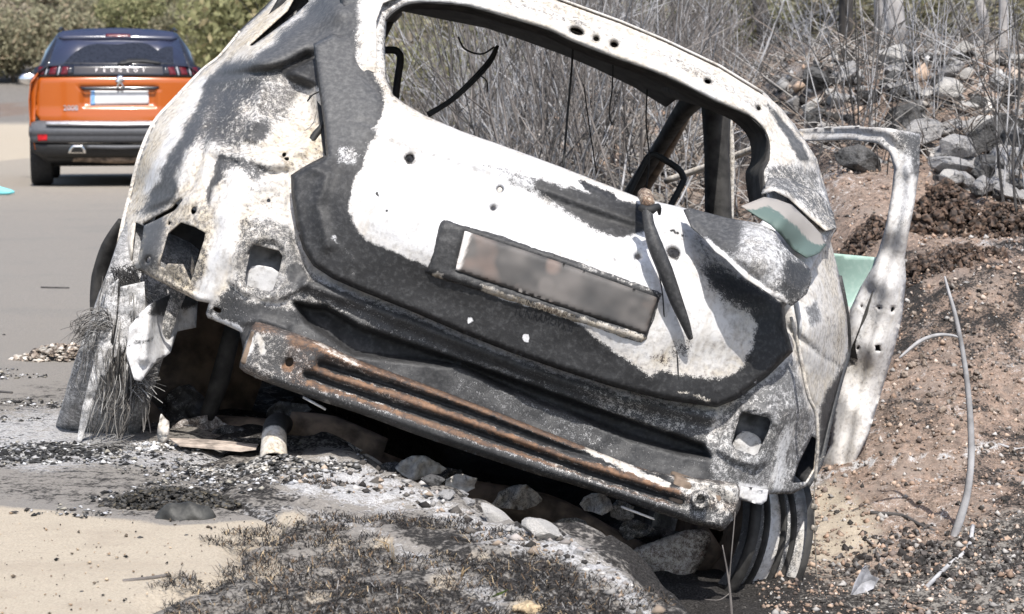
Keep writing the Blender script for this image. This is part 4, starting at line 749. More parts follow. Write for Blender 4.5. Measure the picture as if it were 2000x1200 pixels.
V, T, col, _ = panel_vf(DOOR, [[(1707, 674), (1720, 674), (1722, 687), (1709, 687)], circ(1744, 605, 4, 6), circ(1675, 680, 3, 4), circ(1716, 602, 3), circ(1682, 598, 3)], fp, 7, [('line', [(1560, 262), (1660, 259), (1725, 266), (1760, 300), (1766, 350), (1745, 470), (1720, 560), (1695, 680), (1668, 800), (1645, 900)], .022, 9), ('line', [(1700, 570), (1680, 680), (1660, 760)], .02, 12)],
    [('poly', [(1745, 255), (1800, 262), (1796, 350), (1775, 340), (1765, 300)], (.62, 0, .05, .4), 12), ('line', [(1600, 262), (1700, 264), (1750, 290), (1760, 350)], (.38, 0, .1, .5), 6, 4), ('line', [(1765, 300), (1770, 400), (1755, 470)], (.38, 0, .05, .5), 12, 10), ('poly', [(1690, 600), (1670, 660), (1660, 720), (1675, 700), (1690, 650)], (.36, 0, .05, .6), 9), ('dot', (1666, 708), (.55, .1, .5, .2), 6, 7), ('line', [(1700, 520), (1720, 560), (1700, 620)], (.33, 0, .25, .4), 10, 12)], (.20, 0, .28, .4), (.008, 40), (.006, 4))
dpart('shut_face', V, T, 'burnt', col, .006)
V, F = box_vf(at(1712, 640, 1.43), (.10, .01, .22)); dpart('lock_dark_backing', V, F, 'soot')  # dark backing added so the latch holes look shaded inside
a = at(1640, 760, 1.5); b = at(1500, 700, 2.4); c_ = at(1660, 600, 1.5); d_ = at(1540, 520, 2.4); e_ = at(1605, 915, 1.45); f_ = at(1480, 830, 2.4)
V, F = np.array([e_, f_, a, b, c_, d_]), [(0, 1, 3, 2), (2, 3, 5, 4)]; dpart('inner_panel', V, F, 'burnt', (.3, .05, .2, .3), .03)
V, F = tube_vf(smooth_line([at(1562, 264, 1.77), at(1520, 274, 1.95), at(1478, 289, 2.1), at(1390, 322, 2.3), at(1300, 354, 2.45)], 4), .0115, 8); dpart('window_frame', V, F, 'burnt', (.3, .1, .8, .2))
V, T, col, _ = panel_vf([(1618, 495), (1712, 503), (1702, 528), (1680, 566), (1661, 606), (1640, 600), (1628, 560)], [], tps([(1618, 495, 1.62), (1712, 503, 1.5), (1661, 606, 1.52), (1630, 570, 1.62), (1670, 540, 1.56)]), 8, base=(0, 0, 0, 0))
t = NT('green_window_glass'); n = t.noise(60, 4); t.out(t.mix(t.ss(n, .4, .7), (.46, .66, .57), (.56, .74, .65)), .3); t.b.inputs['Transmission Weight'].default_value = .1
M['green'] = t.m; dpart('window_glass', V, T, 'green', None, .004)
# ---- front wheel arch lip seen beyond the left flank
wtube('arch_lip', [at(236, 432, .75), at(212, 480, .8), at(196, 540, .85), at(190, 600, .85), at(196, 640, .85)], [.010, .02, .024, .02, .012], 6, 'soot')
# ------------------------------------------------------------------ the orange car further along the road
SY = 22.85; SX = (236-1000)/(FPX/SY); 
suv = empty('orange_car', 'orange hatchback SUV with dark roof parked on the road beyond the wreck', 'car', loc=(SX, SY, .004))
suv.rotation_euler = (0, 0, R_(10.2)); suv.scale = (1.03, 1.03, 1.03)
def carpaint(name, col, rough=.25, coat=.6):
    t = NT(name); n = t.noise(3, 3); t.out(t.mix(n, tuple(x*.93 for x in col), col), rough); t.b.inputs['Coat Weight'].default_value = coat; t.b.inputs['Coat Roughness'].default_value = .06; return t.m
M['orange'] = carpaint('orange_car_paint', (.42, .095, .010)); M['cdark'] = carpaint('dark_gloss_trim', (.012, .013, .02), .15); M['roofp'] = carpaint('dark_blue_roof_paint', (.03, .036, .07), .22)
M['bump'] = plain('grey_bumper_plastic', (.085, .088, .098), .55, 0, .1); M['blackp'] = plain('black_plastic', (.012, .012, .013), .6); M['rubber'] = plain('tyre_rubber', (.018, .018, .019), .85, 0, .3, 40)
M['silver'] = plain('satin_silver', (.62, .62, .64), .3, .6, .08); M['chrome'] = plain('chrome', (.8, .8, .8), .12, 1., .03); M['white_plate'] = plain('white_plate', (.72, .73, .74), .4, 0, .08, 5); M['blue_band'] = plain('blue_plate_band', (.22, .42, .74), .4)
M['redlamp'] = plain('red_lamp', (.50, .012, .02), .2); M['darkred'] = plain('dark_red_lamp', (.10, .006, .012), .15); M['glassdark'] = plain('tinted_glass', (.02, .022, .03), .05); M['alloy'] = plain('alloy_wheel', (.35, .35, .36), .35, .6)
def S(px, py): return ((px-236)/186., (360-py)/186.)
def srf(x, z):   # rear surface: y (forward) of the tail at lateral x, height z
    prof = np.interp(z, [.2, .35, .5, .62, .68, .8, 1.1, 1.24, 1.5, 1.62], [.12, .03, .0, .0, .05, .07, .07, .12, .42, .55])
    return prof + .16*np.abs(x/.9)**3.2
def sheet(name, poly, mat, lift=0., sp=.03, holes=(), parent=None, thick=.01, smoothn=0, fn=None, edge=.0):
    P = resample(np.array(poly), sp); g = np.stack(np.meshgrid(np.arange(P[:, 0].min(), P[:, 0].max(), sp), np.arange(P[:, 1].min(), P[:, 1].max(), sp)), -1).reshape(-1, 2)
    g = g[inside(g, P)]; g = g[seg_dist(g, P, True) > sp*.5]; A = np.concatenate([P, g]); E = [(i, (i+1) % len(P)) for i in range(len(P))]
    r = delaunay_2d_cdt([Vector(p) for p in A], E, [], 0, 1e-7); Q = np.array([v[:] for v in r[0]]); T = np.array(r[2]); T = T[inside(Q[T].mean(1), P)]
    a, b, c = Q[T[:, 0]], Q[T[:, 1]], Q[T[:, 2]]; fl = ((b-a)[:, 0]*(c-a)[:, 1] - (b-a)[:, 1]*(c-a)[:, 0]) < 0; T[fl] = T[fl][:, ::-1]
    y = srf(Q[:, 0], Q[:, 1]) - lift
    if fn is not None: y = y + fn(Q)
    if edge: y = y + edge*np.exp(-(seg_dist(Q, P, True)/.02)**2)
    o = link(name, mesh(name, np.stack([Q[:, 0], y, Q[:, 1]], -1), T), M[mat], parent or suv)
    if thick: md = o.modifiers.new('thickness', 'SOLIDIFY'); md.thickness = thick; md.offset = -1
    return o
def sym(pts): return [(x, z) for x, z in pts] + [(-x, z) for x, z in pts[::-1]]
# body loft: half outlines (x, z) at stations along y
def ring(h): h = np.array(h); return np.concatenate([h, h[::-1]*np.array([-1, 1])])
st = [(0.14, [(0, .30), (.70, .30), (.84, .38), (.885, .62), (.895, .88), (.875, 1.05), (.80, 1.15), (.74, 1.2), (.70, 1.22), (.4, 1.23), (0, 1.24)]),
      (0.46, [(0, .24), (.74, .24), (.88, .34), (.90, .62), (.90, .88), (.885, 1.05), (.83, 1.16), (.74, 1.32), (.62, 1.50), (.4, 1.535), (0, 1.55)]),
      (0.62, [(0, .22), (.74, .22), (.89, .34), (.90, .62), (.90, .88), (.885, 1.04), (.84, 1.15), (.74, 1.38), (.60, 1.575), (.4, 1.605), (0, 1.615)]),
      (1.8, [(0, .2), (.74, .2), (.88, .32), (.89, .62), (.89, .86), (.88, 1.0), (.84, 1.1), (.75, 1.36), (.62, 1.59), (.4, 1.625), (0, 1.635)]),
      (2.6, [(0, .2), (.74, .2), (.88, .32), (.89, .62), (.89, .86), (.88, .98), (.84, 1.05), (.74, 1.3), (.6, 1.50), (.4, 1.535), (0, 1.55)]),
      (3.25, [(0, .2), (.74, .2), (.88, .32), (.89, .60), (.89, .82), (.87, .93), (.80, .98), (.7, 1.0), (.55, 1.02), (.4, 1.03), (0, 1.04)]),
      (4.05, [(0, .25), (.68, .25), (.80, .35), (.84, .55), (.84, .70), (.80, .82), (.72, .87), (.6, .89), (.5, .9), (.35, .91), (0, .92)]),
      (4.28, [(0, .3), (.5, .3), (.6, .38), (.66, .5), (.66, .62), (.62, .70), (.55, .74), (.5, .75), (.4, .76), (.3, .77), (0, .77)])]
def loft(name, i0, i1, mat, sel):
    V = []; F = []; m = None
    for y, h in st:
        R2 = np.array(h)[sel]; q = np.concatenate([R2, (R2*np.array([-1, 1]))[::-1]]); m = len(q); V += [(x, y, z) for x, z in q]
    h = m//2
    for j in range(len(st)-1):
        for i in range(m-1):
            if i == h-1 and sel.stop < 11: continue
            F.append((j*m+i, (j+1)*m+i, (j+1)*m+i+1, j*m+i+1)[::-1])
    o = link(name, mesh(name, V, F), M[mat], suv); md = o.modifiers.new('thickness', 'SOLIDIFY'); md.thickness = .01; md.offset = -1; return o
loft('underbody', 0, 8, 'blackp', slice(0, 3)); loft('body', 0, 8, 'orange', slice(2, 7)); loft('side_windows', 0, 8, 'glassdark', slice(6, 9)); loft('roof', 0, 8, 'roofp', slice(8, 11))
# rear face
gate = sheet('tailgate', sym([S(236, 150), S(300, 150), S(385, 152), S(390, 180), S(392, 225), S(384, 236), S(236, 238)]), 'orange', .012, .025, fn=lambda Q: .05*sstep(-.012, .012, sd(Q, [(-.37, .82), (.37, .82), (.37, .98), (.40, 1.02), (-.40, 1.02), (-.37, .98)])), edge=.02)
for sg in (-1, 1): sheet('quarter_panel', [(sg*.80, 1.13), (sg*.86, 1.12), (sg*.885, .95), (sg*.885, .66), (sg*.845, .665), (sg*.835, .9)], 'orange', .008, .03)
win = sheet('rear_window', sym([S(236, 76), S(330, 78), S(345, 82), S(362, 112), S(368, 127), S(300, 129), S(236, 130)]), 'glassdark', .012, .03)
sheet('spoiler', sym([S(236, 57), S(300, 59), S(342, 64), S(350, 74), S(340, 78), S(236, 76)]), 'roofp', .06, .03, thick=.05)
sheet('brake_light', sym([S(236, 69), S(258, 69), S(260, 74), S(236, 75)]), 'darkred', .066, .02, parent=win)
sheet('lamp_band', sym([S(236, 129), S(300, 129), S(370, 127), S(392, 134), S(394, 148), S(384, 151), S(236, 150)]), 'cdark', .016, .03)
for sg in (-1, 1):
    lamp = sheet('tail_lamp', [(sg*x, z) for x, z in (S(318, 131), S(392, 134), S(394, 147), S(320, 148))], 'cdark', .021, .03)
    for a in (335, 357, 379): sheet('lamp_claw', [(sg*x, z) for x, z in (S(a-7, 133), S(a+5, 133), S(a+9, 148), S(a-3, 148))], 'darkred', .026, .02, parent=lamp, thick=.004)
    for a in (345, 368): sheet('lamp_divider', [(sg*x, z) for x, z in (S(a-1, 132), S(a+1, 132), S(a+5, 149), S(a+3, 149))], 'silver', .028, .02, parent=lamp, thick=.003)
bmp = sheet('bumper', sym([S(236, 237), S(330, 236), S(388, 234), S(404, 240), S(405, 262), S(400, 276), S(236, 277)]), 'bump', .03, .03, fn=lambda Q: -.04*sstep(.03, 0, np.abs(Q[:, 1]-.56)), edge=.02)
sheet('bumper_lip_sheen', sym([S(236, 236), S(330, 235), S(372, 236), S(372, 241), S(236, 243)]), 'silver', .075, .03, parent=bmp, thick=.02)  # silver strip carries the sun's reflection along the bumper top
low = sheet('lower_bumper', sym([S(236, 277), S(330, 277), S(400, 276), S(402, 292), S(380, 305), S(236, 304)]), 'blackp', .012, .03, edge=.02)
sheet('skid_strip', sym([S(236, 282), S(296, 281), S(298, 287), S(236, 289)]), 'bump', .05, .03, parent=low, thick=.02)
sheet('skid_plate', sym([S(236, 305), S(320, 303), S(325, 312), S(236, 316)]), 'soot_brown', -.02, .03, parent=low, thick=.02)
for sg in (-1, 1):
    sheet('reflector', [(sg*(-x), z) for x, z in (S(83, 254), S(102, 253), S(101, 272), S(84, 273))], 'redlamp', .036, .02, parent=bmp, thick=.006)
    ex = sheet('exhaust_trim', [(sg*(-x), z) for x, z in (S(140, 296), S(142, 289), S(148, 281), S(166, 281), S(172, 289), S(173, 296))], 'chrome', .05, .015, parent=low, thick=.02)
    sheet('exhaust_mouth', [(sg*(-x), z) for x, z in (S(145, 294), S(148, 287), S(151, 284), S(163, 284), S(167, 288), S(168, 294))], 'blackp', .055, .015, parent=ex, thick=.004)
pl = sheet('number_plate', [S(182, 206), S(292, 203), S(291, 177), S(183, 178)], 'white_plate', -.025, .04, thick=.006)
sheet('blue_band', [S(183, 206), S(191, 206), S(191, 178), S(184, 178)], 'blue_band', -.021, .02, parent=pl, thick=.002)
sheet('plate_ledge', [S(163, 171), S(312, 170), S(305, 176), S(170, 177)], 'cdark', .016, .03, parent=gate, thick=.004)
wp = sheet('wiper', [S(234, 127), S(240, 122), S(258, 117), S(285, 117), S(316, 124), S(314, 126), S(280, 123), S(262, 124), S(244, 128)], 'blackp', .04, .02, thick=.01)
def on_tail(me, px, py, lift, mat, name, parent):
    x, z = S(px, py); V = np.array([v.co[:] for v in me.vertices]); Q = np.stack([x + V[:, 0], srf(x+V[:, 0], z+V[:, 1]) - lift - V[:, 2], z + V[:, 1]], -1)
    me.vertices.foreach_set('co', Q.astype(np.float32).ravel()); me.update(); return link(name, me, mat, parent)
for i, ch in enumerate('PEUGEOT'): on_tail(text_me(ch, .05, .003), 195 + i*14.6, 140, .024, M['chrome'], 'letter', gate)
on_tail(text_me('2008', .075, .003), 146, 211, .02, M['silver'], 'model_badge', gate)
# small silver rampant lion emblem
EM = np.array([(-2, -13), (2, -14), (5, -11), (9, -10), (6, -7), (5, -4), (10, -5), (11, -1), (6, -1), (4, 3), (8, 7), (11, 12), (6, 12), (3, 7), (0, 5), (-3, 9), (-2, 13), (-8, 13), (-7, 8), (-5, 3), (-8, 2), (-11, -2), (-7, -2), (-4, -4), (-9, -6), (-8, -9), (-3, -8), (-5, -11)])*.92
sheet('emblem', [S(238 + x*.85, 160 + y) for x, y in EM], 'chrome', .026, .02, parent=gate, thick=.008)
# wheels, mirrors, roof rails, underside
for sx, y in ((-1, .72), (1, .72), (-1, 3.35), (1, 3.35)):
    wv = link('wheel', None, parent=suv, loc=(sx*.80, y, .335))
    V, F = lathe_vf([(-.10, .20), (-.112, .25), (-.11, .31), (-.085, .332), (0, .336), (.085, .332), (.11, .31), (.112, .25), (.10, .20)], 40, 0); link('tyre', mesh('tyre', V, F), M['rubber'], wv)
    V, F = lathe_vf([(-.09, .0), (-.085, .10), (-.06, .19), (-.09, .215), (-.10, .20), (.10, .20), (.09, .215), (.06, .19), (.085, .1), (.09, 0)], 40, 0); link('rim', mesh('rim', V, F), M['alloy'], wv)
for sx in (-1, 1):
    V, F = rock_vf(3, 3, 0, (1, 1, 1)); a = np.linspace(0, 2*math.pi, 20)
    V, F = lathe_vf([(-.05, 0), (-.045, .06), (-.02, .10), (.03, .105), (.06, .06), (.07, 0)], 20, 1); V = V*np.array([1.15, 1., .72]); mr = link('mirror', mesh('mirror', V, F), M['cdark'], suv, loc=(sx*1.0, 2.75, 1.13))
    V, F = lathe_vf([(-.052, 0), (-.052, .085), (-.046, .09)], 20, 1); V = V*np.array([1.15, 1., .72]); link('mirror_glass', mesh('mirror_glass', V, F), M['chrome'], mr)
    V, F = tube_vf(smooth_line([(sx*.60, .55, 1.60), (sx*.59, .7, 1.62), (sx*.59, 1.2, 1.65), (sx*.59, 2.0, 1.65), (sx*.60, 2.4, 1.60)], 4), .014, 6); link('roof_rail', mesh('roof_rail', V, F), M['blackp'], suv)
V, F = box_vf((0, .8, .27), (1.2, .10, .12)); o = link('rear_axle', mesh('rear_axle', V, F, False), M['blackp'], suv)
V, F = box_vf((0, 2.2, .26), (1.5, 3.2, .12)); link('floor', mesh('floor', V, F, False), M['blackp'], suv)
V, F = box_vf((-.30, .55, .30), (.5, .25, .12)); o = link('silencer', mesh('silencer', V, F, False), M['soot_brown'], suv)
# ------------------------------------------------------------------ the passer-by whose shoe enters the picture at the left
def person():
    h = ground_hit(20, 383); bx, by = h[0] - .36, h[1]
    e = empty('person', 'person in turquoise and white running shoes walking on the road behind the wreck', 'person', loc=(bx, by, .004))
    J = [(0, 0, .95, .13), (0, 0, 1.15, .125), (0, 0, 1.38, .14), (.02, 0, 1.5, .06), (.03, 0, 1.56, .055), (.05, 0, 1.66, .095), (.05, 0, 1.74, .08),
         (.02, -.10, .90, .095), (.19, -.10, .50, .065), (.21, -.10, .12, .042), (0, .10, .90, .095), (-.06, .10, .48, .065), (-.34, .10, .16, .042),
         (0, -.19, 1.40, .055), (-.06, -.24, 1.12, .042), (-.05, -.25, .90, .034), (-.04, -.25, .80, .03), (0, .19, 1.40, .055), (-.05, .24, 1.12, .042), (-.02, .24, .92, .034), (.0, .24, .84, .03)]
    E = [(0, 1), (1, 2), (2, 3), (3, 4), (4, 5), (5, 6), (0, 7), (7, 8), (8, 9), (0, 10), (10, 11), (11, 12), (2, 13), (13, 14), (14, 15), (15, 16), (2, 17), (17, 18), (18, 19), (19, 20)]
    me = bpy.data.meshes.new('body'); me.from_pydata([j[:3] for j in J], E, []); o = link('body', me, plain('dark_clothing', (.05, .055, .07), .9), e)
    md = o.modifiers.new('skin', 'SKIN'); sv = me.skin_vertices[0].data
    for v, j in zip(sv, J): v.radius = (j[3], j[3])
    sv[0].use_root = True; s2 = o.modifiers.new('sub', 'SUBSURF'); s2.levels = 1; s2.render_levels = 2
    t = NT('turquoise_white_shoe'); g = t.n('SeparateXYZ'); t.t.links.new(t.co, g.inputs[0]); sm = t.out(t.mix(t.ss(g.outputs[0], -.02, .06), (.75, .76, .78), (.20, .62, .66)), .6)
    for (ax, ay, az, tilt) in ((.21, -.10, 0, 0), (-.36, .10, .10, .9)):
        xs2 = [-.075, -.06, -.02, .04, .10, .16, .20, .215]; top = [.06, .10, .115, .10, .075, .06, .045, .03]; wd = [.025, .034, .036, .038, .045, .045, .035, .015]
        V = []; 
        for x, tt, ww in zip(xs2, top, wd):
            lift = .012 if x > .19 else 0
            V += [(x, -ww, .0 + lift), (x, -ww*1.05, .03 + lift), (x, -ww*.6, tt), (x, ww*.6, tt), (x, ww*1.05, .03 + lift), (x, ww, lift)]
        F = [(i*6+k, i*6+(k+1) % 6, i*6+6+(k+1) % 6, i*6+6+k)[::-1] for i in range(7) for k in range(6)] + [tuple(range(6)), tuple(range(47, 41, -1))]
        so = link('shoe', mesh('shoe', V, F), sm, e, loc=(ax, ay, az)); so.rotation_euler = (0, tilt, 0); ss2 = so.modifiers.new('sub', 'SUBSURF'); ss2.levels = 1; ss2.render_levels = 2
person()
# ------------------------------------------------------------------ stones
def stone_mat(name, a, b, soot):
    t = NT(name); n1 = t.noise(2.2, 6, .6); n2 = t.noise(14, 6, .65); c = t.mix(t.ss(n2, .35, .7), a, b); c = t.mix(t.ss(t.math('ADD', t.math('MULTIPLY', n1, .7), t.math('MULTIPLY', n2, .3)), .56-soot, .70-soot), c, (.025, .024, .023)); t.bump(n2, .6, .05); return t.out(c, .9, 0, .2)
M['st_grey'] = stone_mat('scorched_grey_stone', (.30, .29, .285), (.46, .445, .43), .05); M['st_pale'] = stone_mat('pale_limestone', (.44, .42, .395), (.60, .575, .54), -.04); M['st_dark'] = stone_mat('sooted_stone', (.09, .088, .087), (.18, .175, .17), .10)
rock_me = {}
for k in range(9):
    V, F = rock_vf(k+11, 3, .35, (1, .8, .62)); 
    for mk in ('st_grey', 'st_pale', 'st_dark'):
        me = mesh('boulder', V, F, False); me.materials.append(M[mk]); rock_me[(k, mk)] = me
def rock(px, py, w, k, mk, name, label, group=None, lift=.25, cat='rock', rot=None, zs=1., P=None):
    P = ground_hit(px, py) if P is None else P; s = w/(FPX/P[1])/2
    o = link(name, rock_me[(k % 9, mk)], None, None, label, cat, group, loc=(P[0], P[1], P[2] + s*lift*zs)); o.scale = (s, s, s*zs)
    o.rotation_euler = rot or (random.uniform(-.4, .4), random.uniform(-.4, .4), random.uniform(0, 6)); return o
REG = [(1490, 215), (1620, 110), (1800, 75), (2010, 95), (2010, 405), (1840, 395), (1790, 300), (1560, 285)]
r = np.random.default_rng(21); cnt = 0
LB = {'st_grey': 'grey scorched boulder in the stone heap behind the open door', 'st_pale': 'pale ash dusted boulder in the stone heap behind the open door', 'st_dark': 'soot blackened boulder in the stone heap behind the open door'}
while cnt < 235:
    px, py = r.uniform(1480, 2020), r.uniform(75, 410)
    if not inside(np.array([[px, py]]), REG)[0]: continue
    mk = r.choice(['st_grey', 'st_pale', 'st_dark'], p=[.48, .18, .34]); w = 16 + 56*r.random()**1.6*(1 + .8*(py > 260))
    rock(px, py, w, int(r.integers(9)), mk, 'boulder', ('small ' if w < 34 else ('large ' if w > 60 else 'middling ')) + ('flat ' if (zq := r.uniform(.6, 1.1)) < .78 else 'blocky ') + LB[mk], 'boulders of the scorched heap', r.uniform(.1, 1.0), zs=zq); cnt += 1
for px, py, w, k, mk, zs, nm, lb in ((1600, 175, 85, 1, 'st_dark', .9, 'boulder', 'large dark square boulder at the far edge of the stone heap'), (1745, 135, 70, 2, 'st_pale', 1.3, 'boulder', 'white pointed boulder at the foot of the pale dead trunk'), (1855, 145, 60, 3, 'st_grey', .6, 'boulder', 'tilted grey slab on top of the stone heap'),
        (1680, 335, 125, 4, 'st_dark', .75, 'boulder', 'big dark boulder standing in for the shaded hollow seen through the open door window'), (1870, 320, 140, 5, 'st_grey', .5, 'boulder', 'wide flat grey boulder low in the heap'), (1950, 300, 150, 6, 'st_dark', .8, 'boulder', 'massive blackened boulder at the right of the heap'), (1850, 375, 120, 7, 'st_grey', .45, 'boulder', 'flat grey boulder above the brown clods'), (1960, 385, 110, 8, 'st_grey', .5, 'boulder', 'cracked grey boulder at the foot of the heap'), (1740, 185, 60, 0, 'st_grey', .8, 'boulder', 'pointed grey boulder in the middle of the heap')):  # the big dark boulder takes the place of a shaded hollow
    rock(px, py, w, k, mk, nm, lb, 'boulders of the scorched heap', .55, zs=zs)
# pale stones and shards on the lip under the wreck
def lip_rock(px, py, w, k, mk, label, zs=.7, rot=None, y=None):
    P = ground_hit(px, py) if y is None else at_y(px, py, y); return rock(px, py, w, k, mk, 'stone', label, None, .3, rot=rot, zs=zs, P=P, cat='stone')
lip_rock(1062, 1050, 125, 3, 'st_pale', 'big pale stone lying on the ditch lip under the bumper beam', .62, (.1, .3, .4)); lip_rock(975, 1020, 92, 1, 'st_pale', 'tilted cream stone beside the big pale stone under the beam', .7, (.2, .5, .2))
lip_rock(950, 972, 58, 5, 'st_grey', 'upright grey leaf shaped stone on the ditch lip', 1.5, (.5, .3, .3)); lip_rock(872, 972, 62, 2, 'st_grey', 'bluish grey stone on the ditch lip', .7); lip_rock(905, 968, 34, 7, 'st_grey', 'small ash grey stone on the ditch lip between two larger stones', .7); lip_rock(845, 945, 50, 8, 'st_dark', 'brown blackened stone behind the bluish stone', .8); lip_rock(1130, 1085, 40, 4, 'st_grey', 'small grey stone right of the big pale stone', .8)
lip_rock(915, 990, 44, 6, 'st_grey', 'rounded ash covered stone below the leaf shaped stone', .8)
for i, (px, py, w) in enumerate(((274, 1052, 22), (364, 1048, 12), (252, 1040, 7), (322, 1068, 8), (160, 1157, 14), (345, 1118, 8), (30, 1040, 6), (55, 1092, 6), (20, 890, 22), (8, 655, 12))):
    P = ground_hit(px, py); rock(px, py, w, i, 'st_dark', 'pebble', 'small dark pebble lying on the dusty road', 'pebbles on the road', .3, 'pebble', zs=.6)
# ------------------------------------------------------------------ burnt shrubs and dead trees
M['stem_pale'] = plain('ash_pale_stem', (.34, .335, .34), .9, 0, .45, 12); M['stem_tan'] = plain('dry_tan_stem', (.17, .152, .14), .9, 0, .45, 12); M['stem_dark'] = plain('charred_stem', (.06, .056, .054), .9, 0, .5, 12)
def stem(mb, p, d, L, rad, depth, r, n=6):
    d = d/np.linalg.norm(d); P = [p]; b = r.normal(0, .26, 3); b[2] = abs(b[2])*.6
    for i in range(n): d = d + b/n + r.normal(0, .05, 3); d /= np.linalg.norm(d); P.append(P[-1] + d*L/n)
    V, F = tube_vf(P, np.linspace(rad, rad*.3, n+1), 4 if rad > .01 else 3, False); mb.add(V, F)
    if depth:
        for k in range(r.integers(1, 4)):
            i = r.integers(1, n); q = np.array(P[i]); dd = d + r.normal(0, .55, 3); dd[2] = abs(dd[2]) + .15; stem(mb, q, dd, L*r.uniform(.3, .55), rad*.55, depth-1, r, 5)
shr = []
for k in range(14):
    r = np.random.default_rng(100+k); mb = MB()
    for i in range(r.integers(9, 16)): stem(mb, np.array([r.normal(0, .16), r.normal(0, .16), -.05]), np.array([r.normal(0, .34), r.normal(0, .34), 1.]), r.uniform(.5, 2.1), r.uniform(.0026, .0078), 1 + (i % 3 == 0), r, 7)
    shr.append(mb.me('stems'))
shrv = {(k, m): None for k in range(14) for m in ('stem_pale', 'stem_tan', 'stem_dark')}
for k, m in shrv:
    me = shr[k].copy(); me.materials.append(M[m]); shrv[(k, m)] = me
r = np.random.default_rng(5); n = 0
SW = {'stem_pale': 'ash pale', 'stem_tan': 'dry tan', 'stem_dark': 'charred black'}
def shrub_label(m, x, y, k, s):
    px = 1000 + FPX*x/y; where = 'seen through the empty rear window' if px < 1290 else ('behind the roof corner' if px < 1560 else ('behind the open door' if px < 1790 else 'behind the stone heap'))
    return '%s %s leafless shrub with %s stems %s' % ('tall' if s > 1.08 else ('low' if s < .85 else 'middling'), ('bushy', 'spindly', 'forked')[k % 3], SW[m], where) + (', far back' if y > 16 else '')
while n < 150:
    y = 9.9 + 14*r.random()**1.3; x = r.uniform(-.075*y, .26*y)
    if x > 1.3 and y < 15.5 and r.random() < .86: continue
    if x > .8 and x < 2.2 and y < 12 and r.random() < .5: continue
    if x < -.6 and y < 14: continue
    if x > .085*y and fbm(np.array([[x*1.1, y*.5, 4.]]), 2)[0] < -.12: continue
    if x > .1*y and r.random() < .55: continue
    m = r.choice(['stem_pale', 'stem_tan', 'stem_dark'], p=[.46, .34, .20] if x > .12*y else [.34, .5, .16])
    kk = int(r.integers(14)); sz = r.uniform(.7, 1.25)
    o = link('burnt_shrub', shrv[(kk, m)], None, None, shrub_label(m, x, y, kk, sz), 'shrub', 'burnt shrubs of the thicket', loc=(x, y, gz(x, y))); s = sz; hz = (1. if y < 13 else .62)*(1 if x < .1*y else .8); o.scale = (s*.9, s*.9, s*hz*r.uniform(.8, 1.3)); o.rotation_euler = (r.normal(0, .1), r.normal(0, .1), r.uniform(0, 6)); n += 1
for i, (px, py) in enumerate(((1950, 395), (1995, 370), (1700, 330), (1640, 255), (1830, 230))):
    P = ground_hit(px, py); o = link('burnt_shrub', shrv[(i, 'stem_dark' if i in (0, 2) else 'stem_pale')], None, None, ('low ', 'thin ', 'small ', 'sparse ', 'crooked ')[i] + 'burnt leafless shrub growing out of the stone heap', 'shrub', 'burnt shrubs on the stone heap', loc=tuple(P)); o.scale = (.62, .62, .9); o.rotation_euler = (0, 0, i*1.3)
# fallen twigs and undergrowth (nobody could count them)
mb = MB(); r = np.random.default_rng(9)
for k in range(5200):
    y = 9.4 + 11*r.random()**1.4; x = r.uniform(-.07*y, .26*y); z = float(0)
    a = r.uniform(0, 6.28); L = r.uniform(.12, .5); up = r.uniform(0, .9); d = np.array([math.cos(a), math.sin(a), up]); d /= np.linalg.norm(d); mb.v.append(np.array([x, y, L, *d])); 
W = np.array(mb.v); zz = zg(W[:, 0], W[:, 1]); mb = MB()
for q, z in zip(W, zz):
    p = np.array([q[0], q[1], z+.01]); d = q[3:6]; P = [p, p + d*q[2]*.5 + r.normal(0, .03, 3), p + d*q[2]]; V, F = tube_vf(P, [.0035, .003, .0012], 3, False); mb.add(V, F, (*([(.34, .32, .30), (.22, .18, .15), (.07, .065, .06)][int(r.integers(3))]), 1))
link('twig_litter', mb.me('twig_litter'), M['attrcol'], label='tangle of fallen burnt twigs covering the thicket floor', cat='twigs', kind='stuff')
M['bark'] = plain('pale_dead_bark', (.33, .31, .30), .9, 0, .3, 8, .4); M['bark_dark'] = plain('charred_bark', (.045, .04, .036), .9, 0, .4, 8, .4)
